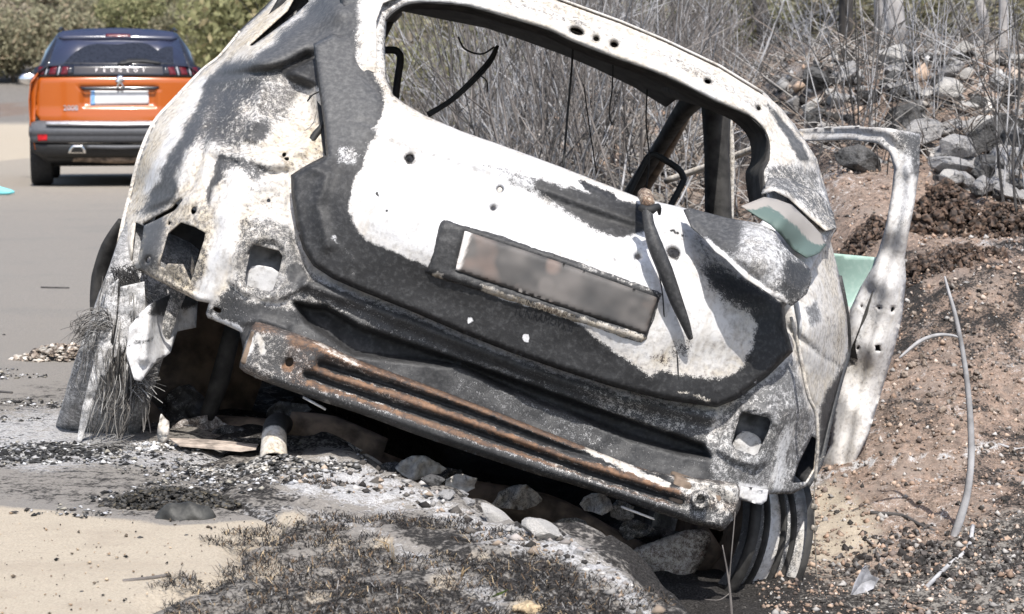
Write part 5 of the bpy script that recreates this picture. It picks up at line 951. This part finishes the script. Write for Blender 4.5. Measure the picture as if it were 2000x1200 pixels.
for i, (px, y, rad, mk, hh, lb) in enumerate(((1755, 17, .075, 'bark', 4, 'pale dead tree trunk standing above the white boulder'), (1718, 19, .04, 'bark', 4, 'thin pale dead trunk beside the thicker pale trunk'), (1340, 24, .08, 'bark_dark', 3.4, 'charred tree with forked trunk beyond the wreck roof'), (1495, 22, .075, 'bark_dark', 3.2, 'charred tree with leaning trunk behind the roof corner'), (1385, 27, .07, 'bark_dark', 3.6, 'slim charred tree beyond the wreck roof'), (1300, 26, .06, 'bark_dark', 3.6, 'thin charred tree above the roof edge'), (1665, 15, .05, 'bark_dark', 3, 'slanting charred trunk over the stone heap'), (1950, 13, .03, 'bark', 3, 'thin grey dead tree at the right of the stone heap'), (1100, 23, .05, 'bark_dark', 3, 'charred tree seen through the empty rear window'), (1920, 22, .05, 'bark', 3.4, 'grey dead tree behind the stone heap'))):
    x = (px-1000)/FPX*y; r = np.random.default_rng(300+i); e = empty('dead_tree', lb, 'tree', loc=(x, y, gz(x, y)-.05)); P = [np.array([0, 0, 0.])]; d = np.array([r.normal(0, .12), 0, 1.])
    for k in range(9): d = d + r.normal(0, .09, 3); d[2] = abs(d[2]); d /= np.linalg.norm(d); P.append(P[-1] + d*hh/9)
    V, F = tube_vf(P, np.linspace(rad, rad*.45, 10)*(1 + .2*r.random(10)), 8, True); link('trunk', mesh('trunk', V, F), M[mk], e)
    for b in range(9):
        mb = MB(); k = int(r.integers(2, 9)); dd = r.normal(0, 1, 3); dd[2] = abs(dd[2])*.6 + .1; stem(mb, P[k], dd, hh*r.uniform(.3, .55), rad*.4, 2, r, 7); link('branch', mb.me('branch'), M[mk], e)
# ------------------------------------------------------------------ living trees
def leaf_mat(name, a, b, c):
    t = NT(name); R, G, B, A, _ = t.attr(); col = t.mix(R, a, b); col = t.mix(t.ss(G, .8, .95), col, c); t.out(col, .7, 0, .2)
    tr = t.n('BsdfTranslucent'); t.l(col, tr.inputs[0]); mx = t.n('MixShader'); mx.inputs[0].default_value = .3; o = t.t.nodes['Material Output']; t.t.links.new(t.b.outputs[0], mx.inputs[1]); t.t.links.new(tr.outputs[0], mx.inputs[2]); t.t.links.new(mx.outputs[0], o.inputs[0]); return t.m
M['leaf_a'] = leaf_mat('olive_foliage', (.19, .18, .115), (.33, .31, .205), (.36, .29, .20)); M['leaf_b'] = leaf_mat('scorched_brown_foliage', (.23, .195, .145), (.39, .335, .25), (.27, .265, .15)); M['leaf_c'] = leaf_mat('bright_green_foliage', (.16, .165, .08), (.32, .315, .165), (.34, .29, .17))
M['tbark'] = plain('grey_brown_bark', (.10, .085, .07), .9, 0, .4, 4, .4)
def crown(seed, nl, leaf, rx, rz, lobes=13):
    r = np.random.default_rng(seed); cs = []; 
    for k in range(lobes): a = r.uniform(0, 6.28); q = r.random()**.6; cs.append((rx*.68*q*math.cos(a), rx*.68*q*math.sin(a), r.uniform(.28, .9)*rz, rx*r.uniform(.28, .48)))
    cs = np.array(cs); i = r.integers(0, lobes, nl); d = r.normal(size=(nl, 3)); d /= np.linalg.norm(d, axis=1)[:, None]; rr = cs[i, 3]*r.random(nl)**.33
    P = cs[i, :3] + d*rr[:, None]*np.array([1, 1, .8]); keep = fbm(P*2.2/rx*3 + seed, 2) > -.22; P = P[keep]; nl = len(P)
    a = r.normal(size=(nl, 3)); a /= np.linalg.norm(a, axis=1)[:, None]; b = np.cross(a, r.normal(size=(nl, 3))); b /= np.linalg.norm(b, axis=1)[:, None]; s = (leaf*r.uniform(.5, 1.3, nl))[:, None]
    V = np.stack([P - a*s, P + b*s*.45, P + a*s, P - b*s*.45], 1).reshape(-1, 3); F = np.arange(nl*4).reshape(-1, 4)
    col = np.repeat(np.stack([r.random(nl), r.random(nl), np.zeros(nl), np.ones(nl)], -1), 4, 0); return mesh('crown', V, F, False, col), cs
def tree_proto(seed, nl, leaf, rx, rz):
    me, cs = crown(seed, nl, leaf, rx, rz); mb = MB(); r = np.random.default_rng(seed); V, F = tube_vf([(0, 0, -.3), (.05, 0, rz*.2), (.1*rx, .05, rz*.45), (.1*rx, 0, rz*.75)], [rx*.06, rx*.045, rx*.035, rx*.015], 7); mb.add(V, F)
    for c in cs[:9]: V, F = tube_vf([(.05, 0, rz*.22), (c[0]*.5, c[1]*.5, c[2]*.7), tuple(c[:3])], [rx*.03, rx*.02, rx*.008], 5); mb.add(V, F)
    return me, mb.me('trunk')
protoF = [tree_proto(500+k, 5200, .17, 3.0, 4.6) for k in range(5)]; protoN = [tree_proto(600+k, 5200, .085, 1.7, 2.8) for k in range(4)]
cm = {}
def tree(x, y, proto, key, mk, s, sz, name, label, group):
    if (key, mk) not in cm:
        a, b = proto[0].copy(), proto[1].copy(); a.materials.append(M[mk]); b.materials.append(M['tbark']); cm[(key, mk)] = (a, b)
    a, b = cm[(key, mk)]; e = empty(name, label, 'tree', loc=(x, y, gz(x, y)-.1), group=group); e.scale = (s, s, s*sz); e.rotation_euler = (0, 0, random.uniform(0, 6)); link('crown', a, parent=e); link('trunk', b, parent=e)
r = np.random.default_rng(77)
TL = {'leaf_a': 'olive green tree on the far hillside behind the orange car', 'leaf_b': 'scorched brown tree on the far hillside behind the orange car', 'leaf_c': 'bright green tree on the far hillside behind the orange car'}
for row, y0 in enumerate((127, 136, 147, 160, 178, 205)):
    nrow = 9
    for i in range(nrow):
        y = y0 + r.uniform(-4, 4); x = y*(-.25 + .17*(i + r.uniform(.1, .9))/nrow); mk = r.choice(['leaf_a', 'leaf_b', 'leaf_c'], p=[.52, .36, .12]); k = int(r.integers(5))
        tree(x, y, protoF[k], 'F%d' % k, mk, r.uniform(.62, 1.0)*(1 + row*.08), r.uniform(.85, 1.15), 'hillside_tree', TL[mk] + ('' if row > 3 else (', lowest row', ', second row', ', third row', ', upper row')[row]), 'trees on the far hillside')
for px, y, s in ((452, 62, 1.0), (505, 64, 1.1), (408, 66, .72)):
    x = (px-1000)/FPX*y; tree(x, y, protoF[int(s*100) % 5], 'F%d' % (int(s*100) % 5), 'leaf_c', s*.8, 1.15, 'roadside_bush', 'tall yellow green bush beside the road between the orange car and the wreck', 'bushes beside the road')
RL = {'leaf_a': 'olive green tree behind the burnt thicket', 'leaf_b': 'scorched brown tree behind the burnt thicket', 'leaf_c': 'bright green tree behind the burnt thicket'}
for row, y0 in enumerate((31, 38, 47, 60, 80)):
    for i in range(9):
        y = y0 + r.uniform(-2.5, 2.5); x = y*(-.07 + .33*(i + r.uniform(.1, .9))/9); mk = r.choice(['leaf_a', 'leaf_b', 'leaf_c'], p=[.5, .25, .25]); k = int(r.integers(4))
        if row == 0 and i > 5: continue
        tree(x, y, protoN[k], 'N%d' % k, mk, r.uniform(.6, .95)*(1 + .28*row), r.uniform(.8, 1.1), 'thicket_tree', RL[mk], 'trees behind the thicket')
for i in range(11):
    y = 25.5 + r.uniform(-2, 3); x = y*(.055 + .185*(i + r.uniform(.2, .8))/11); k = i % 4; mk = ['leaf_c', 'leaf_a', 'leaf_c', 'leaf_b'][i % 4]
    tree(x, y, protoN[k], 'N%d' % k, mk, r.uniform(.5, .7), r.uniform(.42, .6), 'thicket_bush', {'leaf_a': 'olive', 'leaf_b': 'brown', 'leaf_c': 'yellow green'}[mk] + ' spreading bush behind the dead trees of the thicket', 'bushes behind the thicket')
# ------------------------------------------------------------------ small stuff on the ground
def scatter(name, pts, size, cols, label, cat, flat=1., seed=0, lift=.3):
    r = np.random.default_rng(seed); n = len(pts); base = np.array([[1, 0, 0], [-1, 0, 0], [0, 1, 0], [0, -1, 0], [0, 0, 1], [0, 0, -1]], float); FF = np.array([[0, 2, 4], [2, 1, 4], [1, 3, 4], [3, 0, 4], [2, 0, 5], [1, 2, 5], [3, 1, 5], [0, 3, 5]])
    s = size*np.clip(np.exp(r.normal(-.1, .7, n)), .2, 3.4); A = r.uniform(0, 6.28, n); V = base[None]*r.uniform(.5, 1.3, (n, 6, 1)); V = V + r.normal(0, .18, V.shape); V[:, :, 2] *= flat
    c, q = np.cos(A)[:, None], np.sin(A)[:, None]; V = np.stack([V[..., 0]*c - V[..., 1]*q, V[..., 0]*q + V[..., 1]*c, V[..., 2]], -1)*s[:, None, None]; V += pts[:, None, :]; V[:, :, 2] += (s*lift*flat)[:, None]
    F = (FF[None] + 6*np.arange(n)[:, None, None]).reshape(-1, 3); cols = np.array(cols, float); col = cols[r.integers(0, len(cols), n)]*r.uniform(.6, 1.3, (n, 1)); col = np.c_[np.repeat(col, 6, 0), np.ones(n*6)]
    return link(name, mesh(name, V.reshape(-1, 3), F, True, np.clip(col, 0, 1)), M['attrcol'], label=label, cat=cat, kind='stuff')
def gpts(n, xr, yr, test, seed, power=1.):
    r = np.random.default_rng(seed); x = r.uniform(*xr, n); y = yr[0] + (yr[1]-yr[0])*r.random(n)**power; z = np.where(offroad(x, y), zg(x, y), .006); P = np.stack([x, y, z], -1); px, py = project(P); return P[test(np.stack([px, py], -1), P)]
brown = [(.34, .24, .18), (.40, .30, .23), (.24, .18, .145), (.46, .38, .32), (.06, .055, .05), (.05, .046, .044), (.54, .5, .46), (.38, .36, .34), (.15, .12, .105)]
scatter('soil_crumbs', gpts(34000, (.55, 2.4), (4.5, 9.5), lambda Q, P: P[:, 0] > .6, 1, 1.3), .0036, brown[:5] + brown[7:]*2 + brown[:3], 'loose brown and black crumbs of burnt soil on the bank', 'soil', .8, 1)
scatter('soil_crumbs', gpts(7000, (-.3, 4), (9.3, 16), lambda Q, P: P[:, 0] > -.2, 2), .016, brown + [(.4, .39, .38)]*3, 'ash grey rubble on the thicket floor', 'rubble', .8, 2)
AR = [(-60, 790), (160, 740), (260, 840), (330, 870), (520, 900), (700, 930), (720, 1000), (500, 1005), (330, 1000), (180, 960), (60, 940), (-60, 920)]
scatter('ash_flakes', gpts(26000, (-1.7, -.2), (4.2, 6.9), lambda Q, P: np.minimum(sd(Q, AR), 30) + 190*fbm(P*3.2, 3) + 70*fbm(P*12, 2) > 12, 3), .0030, [(.42, .42, .43), (.55, .54, .53), (.22, .22, .23), (.03, .03, .03), (.045, .042, .04), (.02, .02, .02), (.06, .06, .06), (.28, .26, .22), (.025, .025, .025)], 'white and black ash flakes scattered round the burnt tyre', 'ash', .5, 3)
scatter('lip_rubble', gpts(6000, (-.6, .6), (3.3, 5.2), lambda Q, P: 20 - seg_dist(Q, [(560, 930), (720, 935), (830, 975), (950, 1040), (1110, 1075), (1200, 1130), (1270, 1210)]) + 30*fbm(P*6, 3) > 0, 4), .0045, [(.42, .40, .38), (.3, .27, .25), (.1, .09, .08), (.04, .036, .034), (.05, .045, .04), (.34, .27, .21)], 'ash covered crumbs along the ditch lip', 'rubble', .7, 4)
scatter('road_grit', gpts(2500, (-1.4, -.3), (3.3, 6), lambda Q, P: (Q[:, 1] > 1000), 6), .0016, [(.3, .22, .15), (.1, .08, .06), (.45, .36, .26), (.02, .02, .02)], 'fine grit on the dusty road edge', 'grit', .7, 6)
# burnt grass on the verge
GR = [(350, 1160), (430, 1150), (470, 1090), (450, 1040), (500, 1000), (640, 985), (800, 1000), (930, 1060), (1120, 1100), (1260, 1210), (1200, 1260), (330, 1260)]
P = gpts(60000, (-.75, .4), (3.25, 4.8), lambda Q, P: (sd(Q, GR) + 150*fbm(P*4.5, 4) > 0) & (P[:, 0] < x_lip(P[:, 1]) + .05), 8); P = P[fbm(P*13+3, 2) > -.28]; P = P[:24000]; r = np.random.default_rng(12); n = len(P)
a = r.uniform(0, 6.28, n); L = r.uniform(.006, .02, n)*np.where(r.random(n) < .06, 2.2, 1.); up = r.uniform(.1, 1.1, n); d = np.stack([np.cos(a), np.sin(a), up], -1); d /= np.linalg.norm(d, axis=1)[:, None]; w = np.stack([-np.sin(a), np.cos(a), 0*a], -1)*r.uniform(.0005, .0011, n)[:, None]
m = P + d*(L*.6)[:, None] + r.normal(0, .003, (n, 3)); e = P + d*L[:, None]; e[:, 2] -= .2*L; V = np.stack([P - w, P + w, m + w*.8, m - w*.8, e], 1).reshape(-1, 3); b = 5*np.arange(n)
F = [(int(i), int(i)+1, int(i)+2, int(i)+3) for i in b] + [(int(i)+3, int(i)+2, int(i)+4) for i in b]
pal = np.array([(.022, .021, .020)]*10 + [(.05, .043, .04)]*4 + [(.15, .10, .06)]*2 + [(.38, .29, .18)]*1 + [(.25, .24, .23)]*1); col = np.c_[np.repeat(pal[r.integers(0, len(pal), n)]*r.uniform(.7, 1.3, (n, 1)), 5, 0), np.ones(5*n)]
link('burnt_grass', mesh('burnt_grass', V, F, True, col), M['attrcol'], label='short burnt grass on the verge in front of the wreck', cat='grass', kind='stuff')
mb = MB()
for px, py, h, cc in ((770, 1105, .05, (.30, .25, .19)), (552, 1048, .04, (.42, .37, .29)), (760, 1080, .025, (.3, .22, .13)), (900, 1130, .02, (.3, .22, .13))):
    P = ground_hit(px, py)
    for k in range(2): V, F = tube_vf([P, P + [r.normal(0, .006), 0, h*.6], P + [r.normal(0, .014), 0, h]], [.0016, .0013, .0005], 4); mb.add(V, F, (*cc, 1))
link('dry_stalks', mb.me('dry_stalks'), M['attrcol'], label='few straw coloured stalks left standing in the burnt grass', cat='grass', kind='stuff')
# debris heaps
def clods(label, px0, px1, py, n, size, hgt, seed, pal=None, name='earth_clods', cat='earth', flat=1., dep=.7, sig=.5):
    r = np.random.default_rng(seed); c0, c1 = ground_hit(px0, py), ground_hit(px1, py); cen = (c0+c1)/2; W = (c1[0]-c0[0])/2; mb = MB(); pal = np.array(pal or earth); lib = []
    for k in range(24): V, F = rock_vf(900 + seed*30 + k, 2, .9); V *= (1 + .5*fbm(V*2.6 + k, 3))[:, None]; lib.append((V, F))
    A_ = r.uniform(0, 6.28, n); Q_ = r.random(n)**.6; X_ = cen[0] + W*Q_*np.cos(A_); Y_ = cen[1] + .5*W + dep*W*Q_*np.sin(A_); Z_ = np.where(offroad(X_, Y_), zg(X_, Y_), .004)
    for k in range(n):
        q, x, y = Q_[k], X_[k], Y_[k]; s_ = size*min(np.exp(r.normal(0, sig)), 2.1); V, F = lib[int(r.integers(24))]
        Rm = np.array(Matrix.Rotation(r.uniform(0, 6), 3, 'Z') @ Matrix.Rotation(r.uniform(0, 6), 3, 'X')); V = V@Rm.T*s_*np.array([1, 1, flat]) + np.array([x, y, Z_[k] + hgt*(1-q*q)*r.random()**.6])
        m = len(pal); cc = pal[np.clip((vnoise(V*(.8/size))*m).astype(int), 0, m-1)]*r.uniform(.6, 1.3); mb.add(V, F, np.c_[cc, np.ones(len(V))])
    return link(name, mb.me(name, False), M['attrcol'], label=label, cat=cat, kind='stuff')
earth = [(.075, .05, .038), (.11, .072, .053), (.045, .034, .028), (.14, .095, .07), (.025, .022, .02), (.10, .08, .07), (.18, .13, .10), (.05, .045, .042)]
clods('rough brown clods heaped on the bank beyond the open door', 1770, 1925, 452, 700, .012, .17, 8); clods('dark clods spread to the right of the heaped clods', 1900, 2040, 470, 400, .011, .10, 9); clods('scattered dark clods below the heaped clods', 1720, 2010, 560, 450, .009, .05, 10, sig=.7); clods('clods lying behind the open door window', 1630, 1780, 480, 300, .009, .05, 11, sig=.7); clods('dark clods scattered down the bank beside the curved stem', 1700, 2060, 800, 220, .0065, .012, 12, [(.12, .09, .075), (.2, .16, .13), (.28, .23, .19), (.06, .05, .045), (.34, .31, .28)], dep=2.2, sig=.8); clods('black charred crumbs at the foot of the bank', 1620, 2060, 1120, 420, .006, .01, 13, [(.02, .019, .018), (.04, .036, .034), (.09, .08, .075), (.25, .24, .23)], dep=1.2, sig=.8)
clods('pale heap of crumbled ash on the road beside the left rear wheel', 15, 205, 708, 330, .009, .05, 21, [(.5, .47, .42), (.58, .55, .5), (.36, .31, .26), (.22, .18, .15), (.06, .05, .045), (.4, .32, .25)], 'ash_crumbs', 'ash', .6, .5, .6)
char = [(.022, .021, .019), (.035, .033, .030), (.055, .05, .043), (.016, .016, .016), (.09, .088, .085), (.10, .085, .06), (.028, .027, .025)]
clods('charred black heap of melted debris on the road edge in front of the wreck', 185, 460, 1000, 1100, .0048, .034, 22, char, 'charred_crumbs', 'debris', .7, .55, .6)
clods('bluish white ash clump at the foot of the steel cords', 240, 335, 884, 130, .006, .018, 23, [(.5, .5, .52), (.6, .6, .6), (.35, .33, .3), (.12, .11, .1)], 'ash_crumbs', 'ash', .6, .6, .6)
clods('grey ash and charcoal crumbs spread before the exhaust pipe', 330, 700, 930, 520, .0065, .012, 24, [(.4, .4, .41), (.26, .25, .24), (.05, .048, .045), (.03, .03, .03), (.5, .48, .45), (.34, .3, .24)], 'ash_crumbs', 'ash', .5, .4, .7)
clods('sooty crumbs and ash spread round the burnt tyre', -60, 230, 900, 420, .0065, .010, 25, [(.4, .4, .42), (.03, .03, .03), (.05, .05, .05), (.02, .02, .02), (.28, .27, .25), (.5, .5, .5)], 'ash_crumbs', 'ash', .5, 1.0, .7)
P = ground_hit(362, 1012); u = np.linspace(0, math.pi, 12); V = []; F = []
for i, a in enumerate(np.linspace(-1, 1, 21)):
    w = math.sqrt(max(1 - a*a, 0.02)); V += [(a*.060, -.030*w*math.cos(t_) + .003*math.sin(7*a+2*t_), .030*w*math.sin(t_)*(1 + .16*math.cos(5*t_)) + .002*math.sin(9*a)) for t_ in u]
F = [(i*12+k, i*12+k+1, i*12+13+k, i*12+12+k)[::-1] for i in range(20) for k in range(11)]
link('melted_lump', mesh('melted_lump', V, F), plain('melted_grey_plastic', (.035, .034, .030), .6, 0, .5, 40, .4), None, 'smooth dark oval lump of melted plastic on the dusty road edge', 'debris', loc=tuple(P))
# pale sheet lying under the wreck
Q = np.array([(330, 872), (400, 874), (505, 884), (500, 893), (470, 897), (350, 886)], float); W = np.array([ground_hit(*q) for q in Q]); c = W.mean(0); V = np.concatenate([W - c + [0, 0, .02], W - c + [0, 0, .017]]); n = len(Q)
link('fallen_sheet', mesh('fallen_sheet', V, [tuple(range(n)), tuple(range(2*n-1, n-1, -1))] + [(i, i+n, (i+1) % n + n, (i+1) % n) for i in range(n)], False), plain('pale_scorched_panel', (.36, .30, .25), .85, 0, .6, 25), None, 'flat pale scorched sheet lying under the wreck beside the exhaust', 'debris', loc=tuple(c))
# burnt stems standing on the bank and in the ditch
def plant(name, lb, lines, mat, y):
    e = None
    for i, (pts, rad) in enumerate(lines):
        W = np.array([at_y(p[0], p[1], y + (p[2] if len(p) > 2 else 0)) for p in pts])
        if e is None: base = W[0]; e = empty(name, lb, 'plant', loc=tuple(base))
        Pn = smooth_line(W - base, 5); V, F = tube_vf(Pn, np.interp(np.linspace(0, 1, len(Pn)), np.linspace(0, 1, len(rad)), rad), 7); link('stem' if i == 0 else 'twig', mesh('stem', V, F), M[mat], e)
    return e
yb = ground_hit(1862, 1046)[1]
plant('dead_plant', 'tall curved grey stem standing on the bank right of the wreck', [([(1862, 1052), (1876, 1012), (1890, 960), (1897, 890), (1894, 800), (1884, 710), (1868, 625), (1850, 560), (1845, 540)], [.011, .012, .010, .0095, .0085, .007, .006, .004, .002]), ([(1880, 664), (1862, 656), (1830, 655), (1795, 668), (1756, 700)], [.003, .0035, .005, .0055, .003])], 'stem_pale', yb)
yb = 4.25
plant('dead_plant', 'thin pale twig standing at the ditch lip before the right wheel', [([(1430, 1215), (1426, 1160), (1421, 1120), (1411, 1065)], [.003, .0026, .002, .001]), ([(1423, 1150), (1428, 1090), (1436, 1000)], [.0014, .0012, .0008]), ([(1424, 1160), (1405, 1172), (1376, 1171)], [.0014, .001, .0006])], 'stem_tan', yb)
plant('dead_plant', 'thin charred twig standing behind the thicket edge at the right', [([(1985, 420, 0), (1978, 300, 0), (1992, 150, 0), (1975, -20, 0)], [.006, .005, .004, .002]), ([(1981, 330), (1940, 240), (1915, 150)], [.003, .002, .001])], 'stem_dark', 8.3)
P = ground_hit(1690, 1160); W = np.array([at_y(*q, P[1]) for q in ((1660, 1168), (1668, 1140), (1683, 1112), (1692, 1108), (1700, 1125), (1716, 1132), (1706, 1150), (1685, 1160))]); c = W[0].copy(); n = len(W)
V = np.concatenate([W - c, W - c + [.004, .012, 0]]); V[3:6, 1] += .02
link('metal_shard', mesh('metal_shard', V, [tuple(range(n))[::-1], tuple(range(n, 2*n))] + [(i, i+n, (i+1) % n + n, (i+1) % n)[::-1] for i in range(n)], False), M['bare'], None, 'bluish grey metal shard stuck in the soil at the right', 'debris', loc=tuple(c))
for i, (pts, cc, lb) in enumerate((([(1700, 1005), (1760, 1010), (1790, 1025), (1822, 1040)], 'stem_dark', 'charred black stick lying on the bank right of the wheel'), ([(1810, 1150), (1850, 1110), (1890, 1075), (1900, 1030)], 'stem_pale', 'ash white root curling at the foot of the curved stem'), ([(80, 563), (135, 564)], 'stem_dark', 'thin black stick lying on the grey road'), ([(0, 768), (24, 770)], 'stem_dark', 'short black stick on the road near the ash heap'), ([(240, 1140), (300, 1133), (330, 1128)], 'stem_tan', 'thin dry stalk lying on the dusty road edge'), ([(1690, 1055), (1715, 1075), (1725, 1095)], 'stem_tan', 'short tan twig lying on the bank above the shard'), ([(1950, 870), (1985, 880), (2005, 876)], 'stem_pale', 'pale splinter on the bank beside the curved stem'))):
    W = np.array([ground_hit(*q) + [0, 0, .004] for q in pts]); c = W[0].copy(); V, F = tube_vf(smooth_line(W - c, 4), .006 if i < 2 else .0035, 6); link('stick', mesh('stick', V, F), M[cc], None, lb, 'stick', loc=tuple(c))
# straw tuft and the one green leaf
P = ground_hit(1030, 1190); V, F = rock_vf(71, 3, 1.2); V = V*np.array([.035, .03, .016])*(1 + .4*fbm(V*5, 2))[:, None]; link('straw_tuft', mesh('straw_tuft', V, F, True), plain('straw', (.42, .32, .2), .9, 0, .5, 120, .6), None, 'tan clump of unburnt straw at the front of the verge', 'straw', loc=tuple(P))
P = ground_hit(975, 1172); V = np.array([(-.016, 0, .004), (-.004, -.006, .012), (.016, .002, .018), (.006, .008, .010), (0, 0, .008)]); link('green_leaf', mesh('green_leaf', np.r_[V, V - [0, 0, .001]], [(0, 1, 4), (1, 2, 4), (2, 3, 4), (3, 0, 4), (6, 5, 9), (7, 6, 9), (8, 7, 9), (5, 8, 9)]), plain('fresh_leaf', (.22, .34, .06), .5), None, 'single fresh green leaf sprouting from the burnt verge', 'leaf', loc=tuple(P))
